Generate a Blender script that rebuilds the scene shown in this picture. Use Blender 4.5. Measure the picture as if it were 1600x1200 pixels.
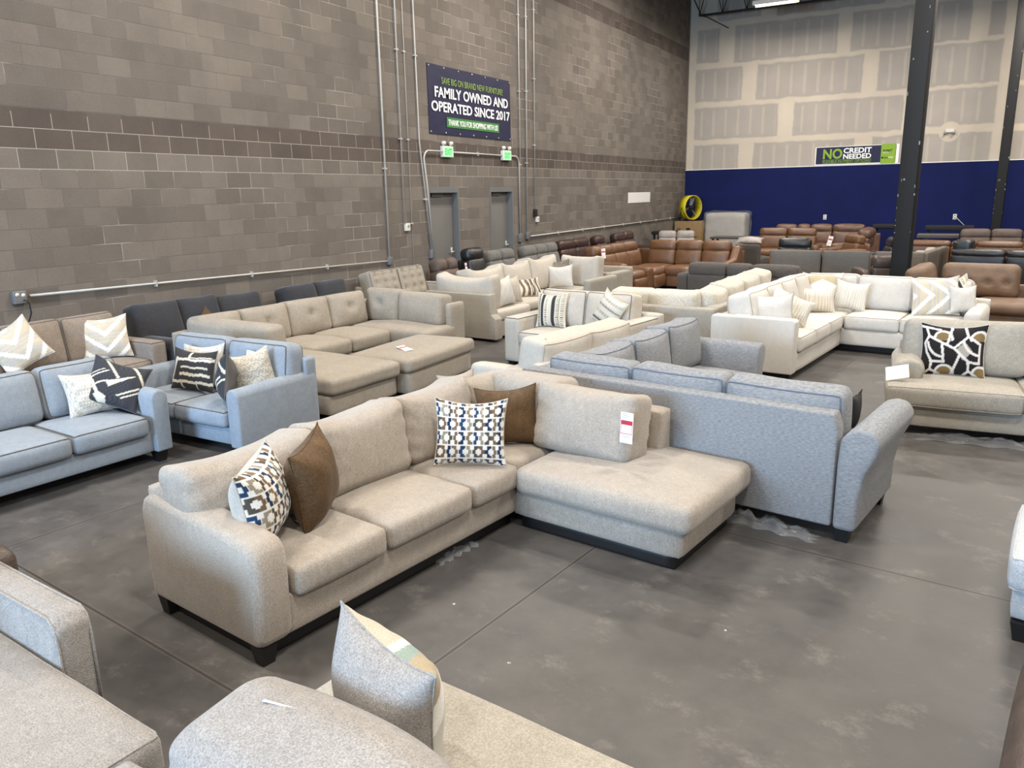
import bpy, bmesh, math, random
import numpy as np
from mathutils import Matrix, Vector

for o in list(bpy.data.objects):
    bpy.data.objects.remove(o, do_unlink=True)
SC = bpy.context.scene
COL = SC.collection
R = math.radians
random.seed(7)

# ------------------------------------------------------------------ camera
def make_camera():
    fl, yaw, pit, rol, cx, h = 1218.3126, 0.513462, 0.239302, -0.019884, 8.40967, 2.092
    f = Vector((-math.sin(yaw) * math.cos(pit), math.cos(yaw) * math.cos(pit), -math.sin(pit)))
    r0 = Vector((math.cos(yaw), math.sin(yaw), 0)); u0 = r0.cross(f)
    r = math.cos(rol) * r0 + math.sin(rol) * u0
    u = r.cross(f)
    cam = bpy.data.cameras.new('camera'); co = bpy.data.objects.new('camera', cam); COL.objects.link(co)
    M = Matrix((r, u, -f)).transposed().to_4x4(); M.translation = (cx, 0, h)
    co.matrix_world = M
    cam.sensor_fit = 'HORIZONTAL'; cam.sensor_width = 36.0; cam.lens = 36.0 * fl / 1600.0
    cam.clip_start = 0.05; cam.clip_end = 200
    SC.camera = co
make_camera()

# ------------------------------------------------------------------ world, lights, exposure
w = bpy.data.worlds.new('world'); SC.world = w; w.use_nodes = True
w.node_tree.nodes['Background'].inputs[0].default_value = (0.62, 0.78, 1.0, 1)
w.node_tree.nodes['Background'].inputs[1].default_value = .45
SC.view_settings.view_transform = 'Standard'; SC.view_settings.look = 'None'
SC.view_settings.gamma = 1.0; SC.view_settings.use_curve_mapping = False
SC.view_settings.exposure = 0.0

def area_light(name, loc, rot, sx, sy, power, col, spread=180):
    l = bpy.data.lights.new(name, 'AREA'); l.shape = 'RECTANGLE'; l.size = sx; l.size_y = sy
    l.energy = power; l.color = col; l.spread = R(spread)
    o = bpy.data.objects.new(name, l); COL.objects.link(o); o.location = loc; o.rotation_euler = rot
    return o
# daylight entering through the shopfront glazing and roll-up door opening in the back wall
DAY = (0.44, 0.69, 1.0)
area_light('window_daylight', (3.8, -7.9, 2.9), (R(84), 0, R(-6)), 5.0, 2.6, 1500, DAY, 150)
# linear high-bay lamps (one area light just under each fixture)
LAMP_POS = [(x, y) for y in (-4.5, 1.5, 7.5, 13.5, 19.5) for x in (3.0, 9.0, 15.0)] + [(3.4, 24.3), (9.9, 24.3)]
WARM = (1.0, 0.93, 0.84)
LZ = 7.75
for lx, ly in LAMP_POS:
    area_light('high_bay_light', (lx, ly, (LZ if ly < 22 else 7.12) - 0.12), (0, 0, 0), 1.1, 0.35, 365 if ly < 22 else 215, WARM, 180)

# ------------------------------------------------------------------ materials
class NT:
    def __init__(s, name):
        s.m = bpy.data.materials.new(name); s.m.use_nodes = True
        s.t = s.m.node_tree; s.n = s.t.nodes; s.l = s.t.links
        s.b = s.n['Principled BSDF']
    def node(s, typ, **kw):
        n = s.n.new(typ)
        for k, v in kw.items():
            if k.startswith('i_'):
                key = k[2:]; key = int(key) if key.isdigit() else key.replace('_', ' ')
                if isinstance(v, bpy.types.NodeSocket): s.l.new(v, n.inputs[key])
                else: n.inputs[key].default_value = v
            else: setattr(n, k, v)
        return n
    def link(s, a, b): s.l.new(a, b)
    def coord(s, kind='Object', scale=(1, 1, 1), rot=(0, 0, 0), loc=(0, 0, 0)):
        c = s.node('ShaderNodeTexCoord')
        mp = s.node('ShaderNodeMapping'); s.link(c.outputs[kind], mp.inputs[0])
        mp.inputs['Scale'].default_value = scale; mp.inputs['Rotation'].default_value = rot; mp.inputs['Location'].default_value = loc
        return mp.outputs[0]
    def noise(s, vec, scale, detail=2, rough=.5):
        n = s.node('ShaderNodeTexNoise'); s.link(vec, n.inputs['Vector'])
        n.inputs['Scale'].default_value = scale; n.inputs['Detail'].default_value = detail; n.inputs['Roughness'].default_value = rough
        return n.outputs['Fac']
    def mix(s, fac, a, b, blend='MIX'):
        n = s.n.new('ShaderNodeMix'); n.data_type = 'RGBA'; n.blend_type = blend
        for sock, v in ((n.inputs[0], fac), (n.inputs[6], a), (n.inputs[7], b)):
            if isinstance(v, bpy.types.NodeSocket): s.link(v, sock)
            elif isinstance(v, (int, float)): sock.default_value = v
            else: sock.default_value = (*v[:3], 1)
        return n.outputs[2]
    def math(s, op, a, b=0.0, clamp=False):
        n = s.n.new('ShaderNodeMath'); n.operation = op; n.use_clamp = clamp
        for i, v in enumerate((a, b)):
            if isinstance(v, bpy.types.NodeSocket): s.link(v, n.inputs[i])
            else: n.inputs[i].default_value = v
        return n.outputs[0]
    def ramp(s, fac, lo, hi):
        n = s.n.new('ShaderNodeMapRange'); s.link(fac, n.inputs[0]); n.inputs[1].default_value = lo; n.inputs[2].default_value = hi
        return n.outputs[0]
    def bump(s, height, strength, dist=.01):
        n = s.n.new('ShaderNodeBump'); n.inputs['Strength'].default_value = strength; n.inputs['Distance'].default_value = dist
        s.link(height, n.inputs['Height']); s.link(n.outputs[0], s.b.inputs['Normal'])
    def out(s, col, rough=.9, metal=0, spec=.3, sheen=0):
        if isinstance(col, bpy.types.NodeSocket): s.link(col, s.b.inputs['Base Color'])
        else: s.b.inputs['Base Color'].default_value = (*col, 1)
        if isinstance(rough, bpy.types.NodeSocket): s.link(rough, s.b.inputs['Roughness'])
        else: s.b.inputs['Roughness'].default_value = rough
        s.b.inputs['Metallic'].default_value = metal
        s.b.inputs['Specular IOR Level'].default_value = spec
        s.b.inputs['Sheen Weight'].default_value = sheen
        s.b.inputs['Sheen Roughness'].default_value = .4
        return s.m

def srgb(h):
    h = h.lstrip('#'); c = [int(h[i:i + 2], 16) / 255 for i in (0, 2, 4)]
    return tuple(x / 12.92 if x <= .04045 else ((x + .055) / 1.055) ** 2.4 for x in c)

def fabric(name, col, dark=.72, scale=130, stretch=(1, 1, 1), sheen=.15, bump=.35, blotch=.1):
    t = NT(name); c = srgb(col)
    v = t.coord('Object', scale=stretch)
    n1 = t.noise(v, scale, 3, .65)
    n2 = t.noise(v, scale * .16, 3)
    n3 = t.noise(t.coord('Object'), 5.0, 3)
    f = t.ramp(n1, .36, .64)
    a = t.mix(f, tuple(x * dark for x in c), tuple(min(1, x * 1.12) for x in c))
    a = t.mix(t.ramp(n2, .3, .7), tuple(x * (1 - blotch) for x in (1, 1, 1)), (1, 1, 1)) and t.mix(1.0, a, t.mix(t.ramp(n2, .3, .7), (1 - blotch,) * 3, (1 + blotch * .4,) * 3), 'MULTIPLY')
    a = t.mix(1.0, a, t.mix(t.ramp(n3, .3, .7), (1 - blotch,) * 3, (1, 1, 1)), 'MULTIPLY')
    t.bump(n1, bump, .004)
    return t.out(a, .95, spec=.15, sheen=sheen)

def leather(name, col, rough=.42, var=.35):
    t = NT(name); c = srgb(col)
    v = t.coord('Object')
    n = t.noise(v, 7, 4, .6); n2 = t.noise(v, 90, 3)
    a = t.mix(t.ramp(n, .3, .7), tuple(x * (1 - var) for x in c), tuple(min(1, x * (1 + var * .6)) for x in c))
    wr = t.noise(t.coord('Object', scale=(1, 1, 3)), 9, 3, .6)
    h = t.math('ADD', t.math('MULTIPLY', n2, .3), wr)
    t.bump(h, .35, .015)
    return t.out(a, rough, spec=.5)

def plain(name, col, rough=.6, metal=0, var=.12, scale=12, spec=.4):
    t = NT(name); c = srgb(col)
    n = t.noise(t.coord('Object'), scale, 4)
    a = t.mix(t.ramp(n, .3, .7), tuple(x * (1 - var) for x in c), tuple(min(1, x * (1 + var * .5)) for x in c))
    return t.out(a, rough, metal, spec)

def painted(name, rough=.95):
    """woven cloth whose printed or woven pattern lives in the mesh's colour attribute, broken up by thread noise"""
    t = NT(name)
    at = t.node('ShaderNodeVertexColor', layer_name='pattern')
    v = t.coord('Object')
    n1 = t.noise(v, 260, 2)
    a = t.mix(1.0, at.outputs[0], t.mix(t.ramp(n1, .35, .65), (.78,) * 3, (1.05,) * 3), 'MULTIPLY')
    t.bump(n1, .3, .003)
    return t.out(a, rough, spec=.15, sheen=.1)

M = {}
M['beige'] = fabric('beige_chenille', '#a59c91', .74, 210, (1, 1, .45), .2, .5, .08)
M['bluegrey'] = fabric('blue_grey_weave', '#86888b', .72, 130, (.3, .3, 1.3), .1, .25, .03)
M['ltblue'] = fabric('light_blue_weave', '#8b949e', .86, 150, (1, 1, 1), .15, .25, .08)
M['taupe'] = fabric('taupe_tweed', '#8f847a', .72, 110, (1, 1, 1), .1)
M['charcoal'] = fabric('charcoal_velvet', '#3b3c40', .75, 150, (1, 1, 1), .25)
M['oat'] = fabric('oatmeal_tweed', '#9e968a', .78, 190, (1, 1, 1), .1, .4, .1)
M['cream'] = fabric('cream_linen', '#b5aea3', .88, 130, (1, .6, 1), .1, .25, .06)
M['white'] = fabric('ivory_linen', '#c3bfb8', .92, 130, (1, 1, 1), .1, .25, .05)
M['sand'] = fabric('sand_tweed', '#a19b90', .76, 140, (1, 1, 1), .1, .4, .08)
M['stone'] = fabric('stone_weave', '#a09a93', .74, 110, (.5, 1, 1), .1, .35, .08)
M['greywhite'] = fabric('grey_white_weave', '#9c9894', .64, 190, (1, 1, 1), .1, .6, .1)
M['iceblue'] = fabric('pale_ice_boucle', '#b4b6b8', .76, 170, (1, 1, 1), .1, .6, .06)
M['fuzzy'] = fabric('fuzzy_ivory', '#bfb9ac', .8, 60, (1, 1, 1), .3, .9, .08)
M['velvet'] = fabric('brown_velvet', '#614d38', .72, 120, (1, 1, .35), .08, .3, .2)
M['pipe_dark'] = plain('dark_piping', '#5d5a58', .9)
M['pipe_blue'] = plain('slate_piping', '#5b6472', .9)
M['pipe_cream'] = plain('cream_piping', '#a39a8a', .9)
M['caramel'] = leather('caramel_leather', '#66472f', .4, .2)
M['espresso'] = leather('espresso_leather', '#3d2a25', .32, .25)
M['brownlth'] = leather('brown_leather', '#63493a', .4, .3)
M['browngrey'] = leather('brown_grey_suede', '#5a4c45', .7, .25)
M['blacklth'] = leather('black_leather', '#222122', .35, .2)
M['greyrec'] = fabric('grey_microfibre', '#6f6d69', .85, 120)
M['dkgrey'] = fabric('dark_grey_microfibre', '#55504c', .85, 120, sheen=.1)
M['taupelth'] = leather('taupe_leather', '#5f5850', .55, .1)
M['tanlth'] = leather('tan_tufted_suede', '#6c5542', .6, .2)
M['silver'] = leather('silver_grey_leather', '#9a918a', .5, .2)
M['fgbrown'] = leather('weathered_brown_leather', '#4c3f37', .45, .3)
M['leg'] = plain('black_leg', '#161414', .5)
M['black'] = plain('black_cloth', '#1b1b1c', .8)
M['card'] = plain('white_card', '#e4e2e0', .6, var=.03)
M['red'] = plain('red_print', '#b02a38', .6)
M['ink'] = plain('grey_print', '#8d8a8a', .6)
M['pattern'] = painted('patterned_cloth')
M['steel'] = plain('galvanised_steel', '#b9b6b0', .45, .2, .08)
M['greybox'] = plain('grey_box_metal', '#77787a', .5, .3)
M['plastic'] = plain('white_plastic', '#d8d4cc', .5, var=.04)
M['doorgrey'] = plain('grey_door_paint', '#6f6e6c', .55, var=.05, scale=3)
M['framegrey'] = plain('grey_frame_paint', '#6b6c6c', .5, var=.06, scale=3)
M['postblack'] = plain('black_post_paint', '#131212', .6, var=.15, scale=4)
M['chip'] = plain('chipped_paint', '#8b8a88', .7)
M['navy'] = plain('navy_vinyl', '#17183a', .55, var=.06, scale=2)
M['signgreen'] = plain('sign_green', '#3c7a3c', .6, var=.03)
M['lime'] = plain('lime_print', '#86a832', .6, var=.03)
M['olive'] = plain('olive_print', '#809a50', .6, var=.03)
M['whitep'] = plain('white_print', '#f2f2f0', .6, var=.02)
M['yellow'] = plain('yellow_paint', '#c8b81e', .45, var=.1)
M['carton'] = plain('brown_carton', '#8f7450', .85, var=.12)
M['grille'] = plain('dark_grille', '#26262a', .5, .5)
M['roof'] = plain('dark_roof_deck', '#2c2a28', .8)
M['truss'] = plain('black_truss', '#121212', .5)

def emis(name, col, s):
    t = NT(name); t.b.inputs['Emission Color'].default_value = (*srgb(col), 1); t.b.inputs['Emission Strength'].default_value = s
    return t.out(srgb(col), .5)
M['lamp'] = emis('lamp_tube', '#fff2dc', 9.0)
M['exit'] = emis('exit_face', '#8fe79a', .9)
M['exittext'] = emis('exit_letters', '#2fae4a', .5)

def film(name):
    t = NT(name)
    n = t.noise(t.coord('Object', scale=(1, 1, .5)), 9, 4, .7)
    t.bump(n, 1.0, .05)
    t.b.inputs['Alpha'].default_value = .2
    return t.out(srgb('#b9bcc0'), .10, spec=.8)
M['film'] = film('clear_plastic_film')
def glass():
    t = NT('window_glass'); t.b.inputs['Transmission Weight'].default_value = 1.0; t.b.inputs['Alpha'].default_value = .2
    return t.out((1, 1, 1), .02)
M['glass'] = glass()

def wall_block():
    t = NT('grey_block_wall')
    c = t.node('ShaderNodeTexCoord'); sp = t.node('ShaderNodeSeparateXYZ'); t.link(c.outputs['Object'], sp.inputs[0])
    y, z = sp.outputs[1], sp.outputs[2]
    cb = t.node('ShaderNodeCombineXYZ'); t.link(t.math('ADD', y, 20.0 - 5.0578 + .4064 * 0), cb.inputs[0]); t.link(t.math('ADD', z, 0.0), cb.inputs[1])
    br = t.node('ShaderNodeTexBrick', offset=.5, offset_frequency=2)
    t.link(cb.outputs[0], br.inputs['Vector'])
    for k, v in (('Scale', 1.0), ('Mortar Size', .005), ('Mortar Smooth', .3), ('Bias', -.1), ('Brick Width', .4064), ('Row Height', .2032)):
        br.inputs[k].default_value = v
    br.inputs['Color1'].default_value = (*srgb('#69635d'), 1); br.inputs['Color2'].default_value = (*srgb('#7a736c'), 1)
    br.inputs['Mortar'].default_value = (.5, .5, .5, 1)
    # dark courses: 13 and 14 above the floor (and another pair much higher up)
    d1 = t.math('MULTIPLY', t.math('GREATER_THAN', z, 2.6416), t.math('LESS_THAN', z, 3.048))
    d2 = t.math('MULTIPLY', t.math('GREATER_THAN', z, 6.2992), t.math('LESS_THAN', z, 6.7056))
    dk = t.math('ADD', d1, d2)
    n = t.noise(c.outputs['Object'], 1.1, 5, .65)
    n2 = t.noise(c.outputs['Object'], 55, 3, .7)
    col = t.mix(dk, br.outputs['Color'], t.mix(1.0, br.outputs['Color'], (.64, .60, .60), 'MULTIPLY'))
    col = t.mix(1.0, col, t.mix(t.ramp(n, .3, .7), (.84, .83, .83), (1.1, 1.09, 1.07)), 'MULTIPLY')
    col = t.mix(1.0, col, t.mix(t.ramp(n2, .3, .7), (.9,) * 3, (1.06,) * 3), 'MULTIPLY')
    # joints: mostly darker than the block, pale smears of mortar in places and around the dark band
    mn = t.noise(t.coord('Object', loc=(3, 1, 7)), .9, 3, .6)
    pale = t.math('ADD', t.ramp(mn, .50, .62), t.math('MULTIPLY', t.math('GREATER_THAN', z, 2.42), t.math('LESS_THAN', z, 3.0)), clamp=True)
    jc = t.mix(pale, srgb('#4c4641'), srgb('#9a9288'))
    col = t.mix(t.math('MULTIPLY', br.outputs['Fac'], .85), col, jc)
    t.bump(t.math('SUBTRACT', t.math('MULTIPLY', n2, .25), br.outputs['Fac']), .6, .006)
    return t.out(col, .92, spec=.2)

PATCH = [(.27, 1.80, 2.40, 3.57), (2.28, 5.37, 2.4, 3.56), (5.87, 9.05, 2.4, 3.58), (9.55, 12.6, 2.4, 3.57), (13.1, 16.2, 2.4, 3.57),
         (.27, 3.01, 3.76, 4.77), (3.50, 6.65, 3.74, 4.75), (7.15, 9.05, 3.80, 4.82), (9.55, 13.5, 3.76, 4.8),
         (.27, 1.80, 4.96, 6.0), (2.28, 5.44, 4.92, 6.0), (5.88, 9.07, 4.93, 6.06), (9.55, 12.6, 4.94, 6.0), (13.1, 16.2, 4.94, 6.0),
         (.28, 1.01, 6.2, 7.23), (1.51, 4.64, 6.13, 7.25), (5.05, 8.21, 6.14, 7.24), (8.67, 9.05, 6.2, 7.1), (9.6, 12.6, 6.14, 7.2),
         (.9, 2.3, 7.45, 8.5), (2.8, 5.9, 7.4, 8.5), (6.4, 9.4, 7.4, 8.5), (9.9, 13.0, 7.4, 8.5)]
def wall_board():
    t = NT('taped_plasterboard_wall')
    c = t.node('ShaderNodeTexCoord'); sp = t.node('ShaderNodeSeparateXYZ'); t.link(c.outputs['Object'], sp.inputs[0])
    x, z = sp.outputs[0], sp.outputs[2]
    wob = t.noise(c.outputs['Object'], 2.5, 4)
    wv = t.node('ShaderNodeVectorMath', operation='SUBTRACT'); 
    cw = t.node('ShaderNodeCombineXYZ'); t.link(t.math('MULTIPLY', t.math('SUBTRACT', wob, .5), .12), cw.inputs[0]); t.link(t.math('MULTIPLY', t.math('SUBTRACT', wob, .5), .14), cw.inputs[2])
    t.link(c.outputs['Object'], wv.inputs[0]); t.link(cw.outputs[0], wv.inputs[1])
    acc = None
    for x0, x1, z0, z1 in PATCH:
        a = t.node('ShaderNodeVectorMath', operation='SUBTRACT'); t.link(wv.outputs[0], a.inputs[0]); a.inputs[1].default_value = ((x0 + x1) / 2, 0, (z0 + z1) / 2)
        b = t.node('ShaderNodeVectorMath', operation='ABSOLUTE'); t.link(a.outputs[0], b.inputs[0])
        d = t.node('ShaderNodeVectorMath', operation='SUBTRACT'); t.link(b.outputs[0], d.inputs[0]); d.inputs[1].default_value = ((x1 - x0) / 2, 9, (z1 - z0) / 2)
        s = t.node('ShaderNodeSeparateXYZ'); t.link(d.outputs[0], s.inputs[0])
        m = t.math('MAXIMUM', s.outputs[0], s.outputs[2])
        acc = m if acc is None else t.math('MINIMUM', acc, m)
    mask = t.ramp(acc, .03, -.02)
    # rows of taped screw lines over each stud
    fr = t.math('FRACT', t.math('DIVIDE', t.math('ADD', x, .1), .4064))
    sn = t.noise(t.coord('Object', scale=(1, 1, .6)), 4, 2)
    st = t.ramp(t.math('ADD', t.math('ABSOLUTE', t.math('SUBTRACT', fr, .5)), t.math('MULTIPLY', t.math('SUBTRACT', sn, .5), .14)), .13, .07)
    inner = t.ramp(acc, -.06, -.12)
    streak = t.math('MULTIPLY', t.math('MULTIPLY', st, inner), .38)
    mud, board = srgb('#c9bdac'), srgb('#aaa299')
    col = t.mix(t.math('SUBTRACT', mask, streak, clamp=True), mud, board)
    # round filled patch round the emergency lamp
    a = t.node('ShaderNodeVectorMath', operation='DISTANCE'); t.link(c.outputs['Object'], a.inputs[0]); a.inputs[1].default_value = (7.97, 0, 3.63)
    cc = t.node('ShaderNodeVectorMath', operation='MULTIPLY'); t.link(c.outputs['Object'], cc.inputs[0]); cc.inputs[1].default_value = (1, 0, 1)
    t.link(cc.outputs[0], a.inputs[0])
    col = t.mix(t.ramp(a.outputs[1], .30, .27), col, mud)
    n = t.noise(c.outputs['Object'], 1.3, 4)
    col = t.mix(1.0, col, t.mix(t.ramp(n, .3, .7), (.94,) * 3, (1.05,) * 3), 'MULTIPLY')
    blue = t.mix(t.ramp(n, .3, .7), srgb('#081345'), srgb('#0b184f'))
    col = t.mix(t.math('LESS_THAN', z, 2.76), col, blue)
    return t.out(col, .8, spec=.25)

def floor_mat():
    t = NT('polished_concrete')
    v = t.coord('Object', rot=(0, 0, R(7.0)))
    sp = t.node('ShaderNodeSeparateXYZ'); t.link(v, sp.inputs[0])
    def joint(s, off, step):
        f = t.math('FRACT', t.math('DIVIDE', t.math('SUBTRACT', s, off - step * 20.5), step))
        return t.math('MULTIPLY', t.math('ABSOLUTE', t.math('SUBTRACT', f, .5)), step)
    d = t.math('MINIMUM', joint(sp.outputs[0], 6.15, 3.05), joint(sp.outputs[1], 2.70, 2.76))
    line = t.ramp(d, .0085, .004)
    edge = t.ramp(d, .02, .008)
    n1 = t.noise(v, .55, 5, .62); n2 = t.noise(v, 2.6, 6, .7); n3 = t.noise(v, 60, 3, .6)
    n4 = t.noise(t.coord('Object', scale=(1, 1.2, 1), rot=(0, 0, .6)), 3.2, 9, .78)
    a = t.mix(t.ramp(n1, .3, .7), srgb('#444241'), srgb('#585552'))
    a = t.mix(1.0, a, t.mix(t.ramp(n2, .34, .66), (.72, .72, .73), (1.18, 1.17, 1.15)), 'MULTIPLY')
    a = t.mix(t.math('MULTIPLY', t.ramp(n4, .55, .72), .34), a, srgb('#908a83'))
    a = t.mix(t.math('MULTIPLY', t.ramp(t.noise(v, 7.3, 4, .7), .66, .74), .3), a, srgb('#3d3a38'))
    # paint flecks and grit
    vo = t.node('ShaderNodeTexVoronoi', feature='F1'); t.link(v, vo.inputs['Vector']); vo.inputs['Scale'].default_value = 5.0
    fl = t.math('MULTIPLY', t.ramp(vo.outputs['Distance'], .05, .03), t.math('GREATER_THAN', n2, .57))
    a = t.mix(t.math('MULTIPLY', fl, .8), a, srgb('#c9c4ba'))
    a = t.mix(t.math('MULTIPLY', edge, .25), a, srgb('#6f6a64'))
    a = t.mix(line, a, srgb('#3a3532'))
    t.bump(t.math('SUBTRACT', t.math('MULTIPLY', n3, .12), line), .3, .004)
    r = t.math('ADD', t.math('MULTIPLY', t.ramp(n2, .3, .7), .2), .42)
    return t.out(a, r, spec=.35)
M['blockwall'] = wall_block(); M['boardwall'] = wall_board(); M['floor'] = floor_mat()
M['sidewall'] = plain('cream_wall_paint', '#7f7a72', .85, var=.05, scale=1)

# ------------------------------------------------------------------ mesh helpers
def link_mesh(name, verts, faces, mat, parent=None, smooth=True, mats=None, fmat=None):
    me = bpy.data.meshes.new(name); me.from_pydata([tuple(map(float, v)) for v in verts], [], [tuple(map(int, f)) for f in faces]); me.update()
    if smooth: me.polygons.foreach_set('use_smooth', [True] * len(me.polygons))
    if mat is not None: me.materials.append(mat)
    for m in (mats or []): me.materials.append(m)
    if fmat is not None: me.polygons.foreach_set('material_index', fmat)
    o = bpy.data.objects.new(name, me); COL.objects.link(o)
    if parent is not None: o.parent = parent
    return o

_grid = {}
def cube_grid(n):
    if n in _grid: return _grid[n]
    t = np.linspace(-1, 1, n + 1); t = np.sign(t) * (1 - (1 - np.abs(t)) ** 1.7)
    pts, faces, key = [], [], {}
    def vid(p):
        k = tuple(np.round(p, 5))
        if k not in key: key[k] = len(pts); pts.append(p)
        return key[k]
    for ax in range(3):
        for sg in (-1, 1):
            g = [[None] * (n + 1) for _ in range(n + 1)]
            for i in range(n + 1):
                for j in range(n + 1):
                    p = [0, 0, 0]; p[ax] = sg; p[(ax + 1) % 3] = t[i]; p[(ax + 2) % 3] = t[j]
                    g[i][j] = vid(p)
            for i in range(n):
                for j in range(n):
                    q = (g[i][j], g[i + 1][j], g[i + 1][j + 1], g[i][j + 1])
                    faces.append(q if sg > 0 else q[::-1])
    _grid[n] = (np.array(pts, float), faces)
    return _grid[n]

def wrinkle(P, amp, seed, fr=6.0):
    rs = np.random.RandomState(seed); out = np.zeros(len(P))
    for k in range(6):
        d = rs.normal(size=3); d /= np.linalg.norm(d); f = fr * (1 + k * .6)
        out += np.sin(P @ d * f + rs.rand() * 6.28) / (1 + k * .5)
    return out * amp * .35

def soft_map(U, h, r, puff, amp=0, seed=0, tuft=None, sag=0, ears=0, gather=0):
    """cube parameters U -> surface of a rounded, crowned cushion with half size h"""
    h = np.array(h, float); r = min(r, h.min() * .98)
    p = U * h; inner = np.clip(p, -(h - r), h - r); d = p - inner
    L = np.linalg.norm(d, axis=1, keepdims=True); L[L == 0] = 1
    q = inner + r * d / L
    u = np.clip(q / h, -1, 1); o = q.copy()
    for a in range(3):
        b, c = (a + 1) % 3, (a + 2) % 3
        o[:, a] += u[:, a] * puff[a] * (1 - u[:, b] ** 2) * (1 - u[:, c] ** 2)
    if sag:  # top edge dips between raised corners
        o[:, 2] -= sag * np.clip(u[:, 2], 0, 1) * (1 - np.abs(u[:, 0]) ** 2)
    if ears:
        o[:, 2] += ears * np.clip(u[:, 2], 0, 1) * np.abs(u[:, 0]) ** 5
    if tuft is not None:
        for (tx, tz, dep, rad) in tuft:
            dd = ((q[:, 0] - tx * h[0]) ** 2 + (q[:, 2] - tz * h[2]) ** 2) / rad ** 2
            o[:, 1] += np.where(u[:, 1] < 0, 1, 0) * dep * np.exp(-dd)
    if gather:
        k = np.exp(-(1 - np.abs(u[:, 0])) / .22)
        ph = np.sin(seed * 1.7 + u[:, 0] * 4)
        o[:, 1] += gather * k * np.sin(u[:, 2] * 13 + ph * 2 + seed) * (1 - np.abs(u[:, 2]) ** 4) * np.sign(u[:, 1])
    if amp:
        wv = wrinkle(q, amp, seed)
        o += (d / L) * wv[:, None]
    return o

def tube(points, r, closed=False, seg=6):
    """tube mesh along a polyline"""
    P = [Vector(p) for p in points]; n = len(P); V, F = [], []
    prev = None
    for i in range(n):
        if closed: tg = (P[(i + 1) % n] - P[i - 1])
        else: tg = P[min(i + 1, n - 1)] - P[max(i - 1, 0)]
        tg.normalize()
        if prev is None:
            a = Vector((0, 0, 1)) if abs(tg.z) < .9 else Vector((1, 0, 0))
            nx = tg.cross(a).normalized()
        else:
            nx = (prev - tg * prev.dot(tg)).normalized()
        prev = nx; ny = tg.cross(nx)
        for k in range(seg):
            an = 2 * math.pi * k / seg
            V.append(P[i] + nx * math.cos(an) * r + ny * math.sin(an) * r)
    m = n if closed else n - 1
    for i in range(m):
        for k in range(seg):
            a, b = i * seg + k, i * seg + (k + 1) % seg
            c, d = ((i + 1) % n) * seg + (k + 1) % seg, ((i + 1) % n) * seg + k
            F.append((a, b, c, d))
    if not closed:
        F.append(tuple(range(seg))[::-1]); F.append(tuple((n - 1) * seg + k for k in range(seg)))
    return V, F

def merge(parts):
    V, F = [], []
    for v, f in parts:
        o = len(V); V += [tuple(x) for x in v]; F += [tuple(i + o for i in q) for q in f]
    return V, F

def boxvf(x0, x1, y0, y1, z0, z1):
    V = [(x0, y0, z0), (x1, y0, z0), (x1, y1, z0), (x0, y1, z0), (x0, y0, z1), (x1, y0, z1), (x1, y1, z1), (x0, y1, z1)]
    F = [(0, 3, 2, 1), (4, 5, 6, 7), (0, 1, 5, 4), (1, 2, 6, 5), (2, 3, 7, 6), (3, 0, 4, 7)]
    return V, F

def box(name, x0, x1, y0, y1, z0, z1, mat, parent=None, bevel=0):
    V, F = boxvf(x0, x1, y0, y1, z0, z1)
    o = link_mesh(name, V, F, mat, parent, smooth=False)
    if bevel:
        bm = bmesh.new(); bm.from_mesh(o.data)
        bmesh.ops.bevel(bm, geom=bm.edges[:], offset=bevel, segments=3, profile=.5, affect='EDGES')
        for f in bm.faces: f.smooth = True
        bm.to_mesh(o.data); bm.free()
    return o

def struct(o):
    o['kind'] = 'structure'; return o
def tag(o, label, cat, group=None):
    o['label'] = label; o['category'] = cat
    if group: o['group'] = group
    return o
def empty(name, label, cat, loc, rz=0, group=None):
    o = bpy.data.objects.new(name, None); COL.objects.link(o); o.location = loc; o.rotation_euler = (0, 0, R(rz))
    return tag(o, label, cat, group)

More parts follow.
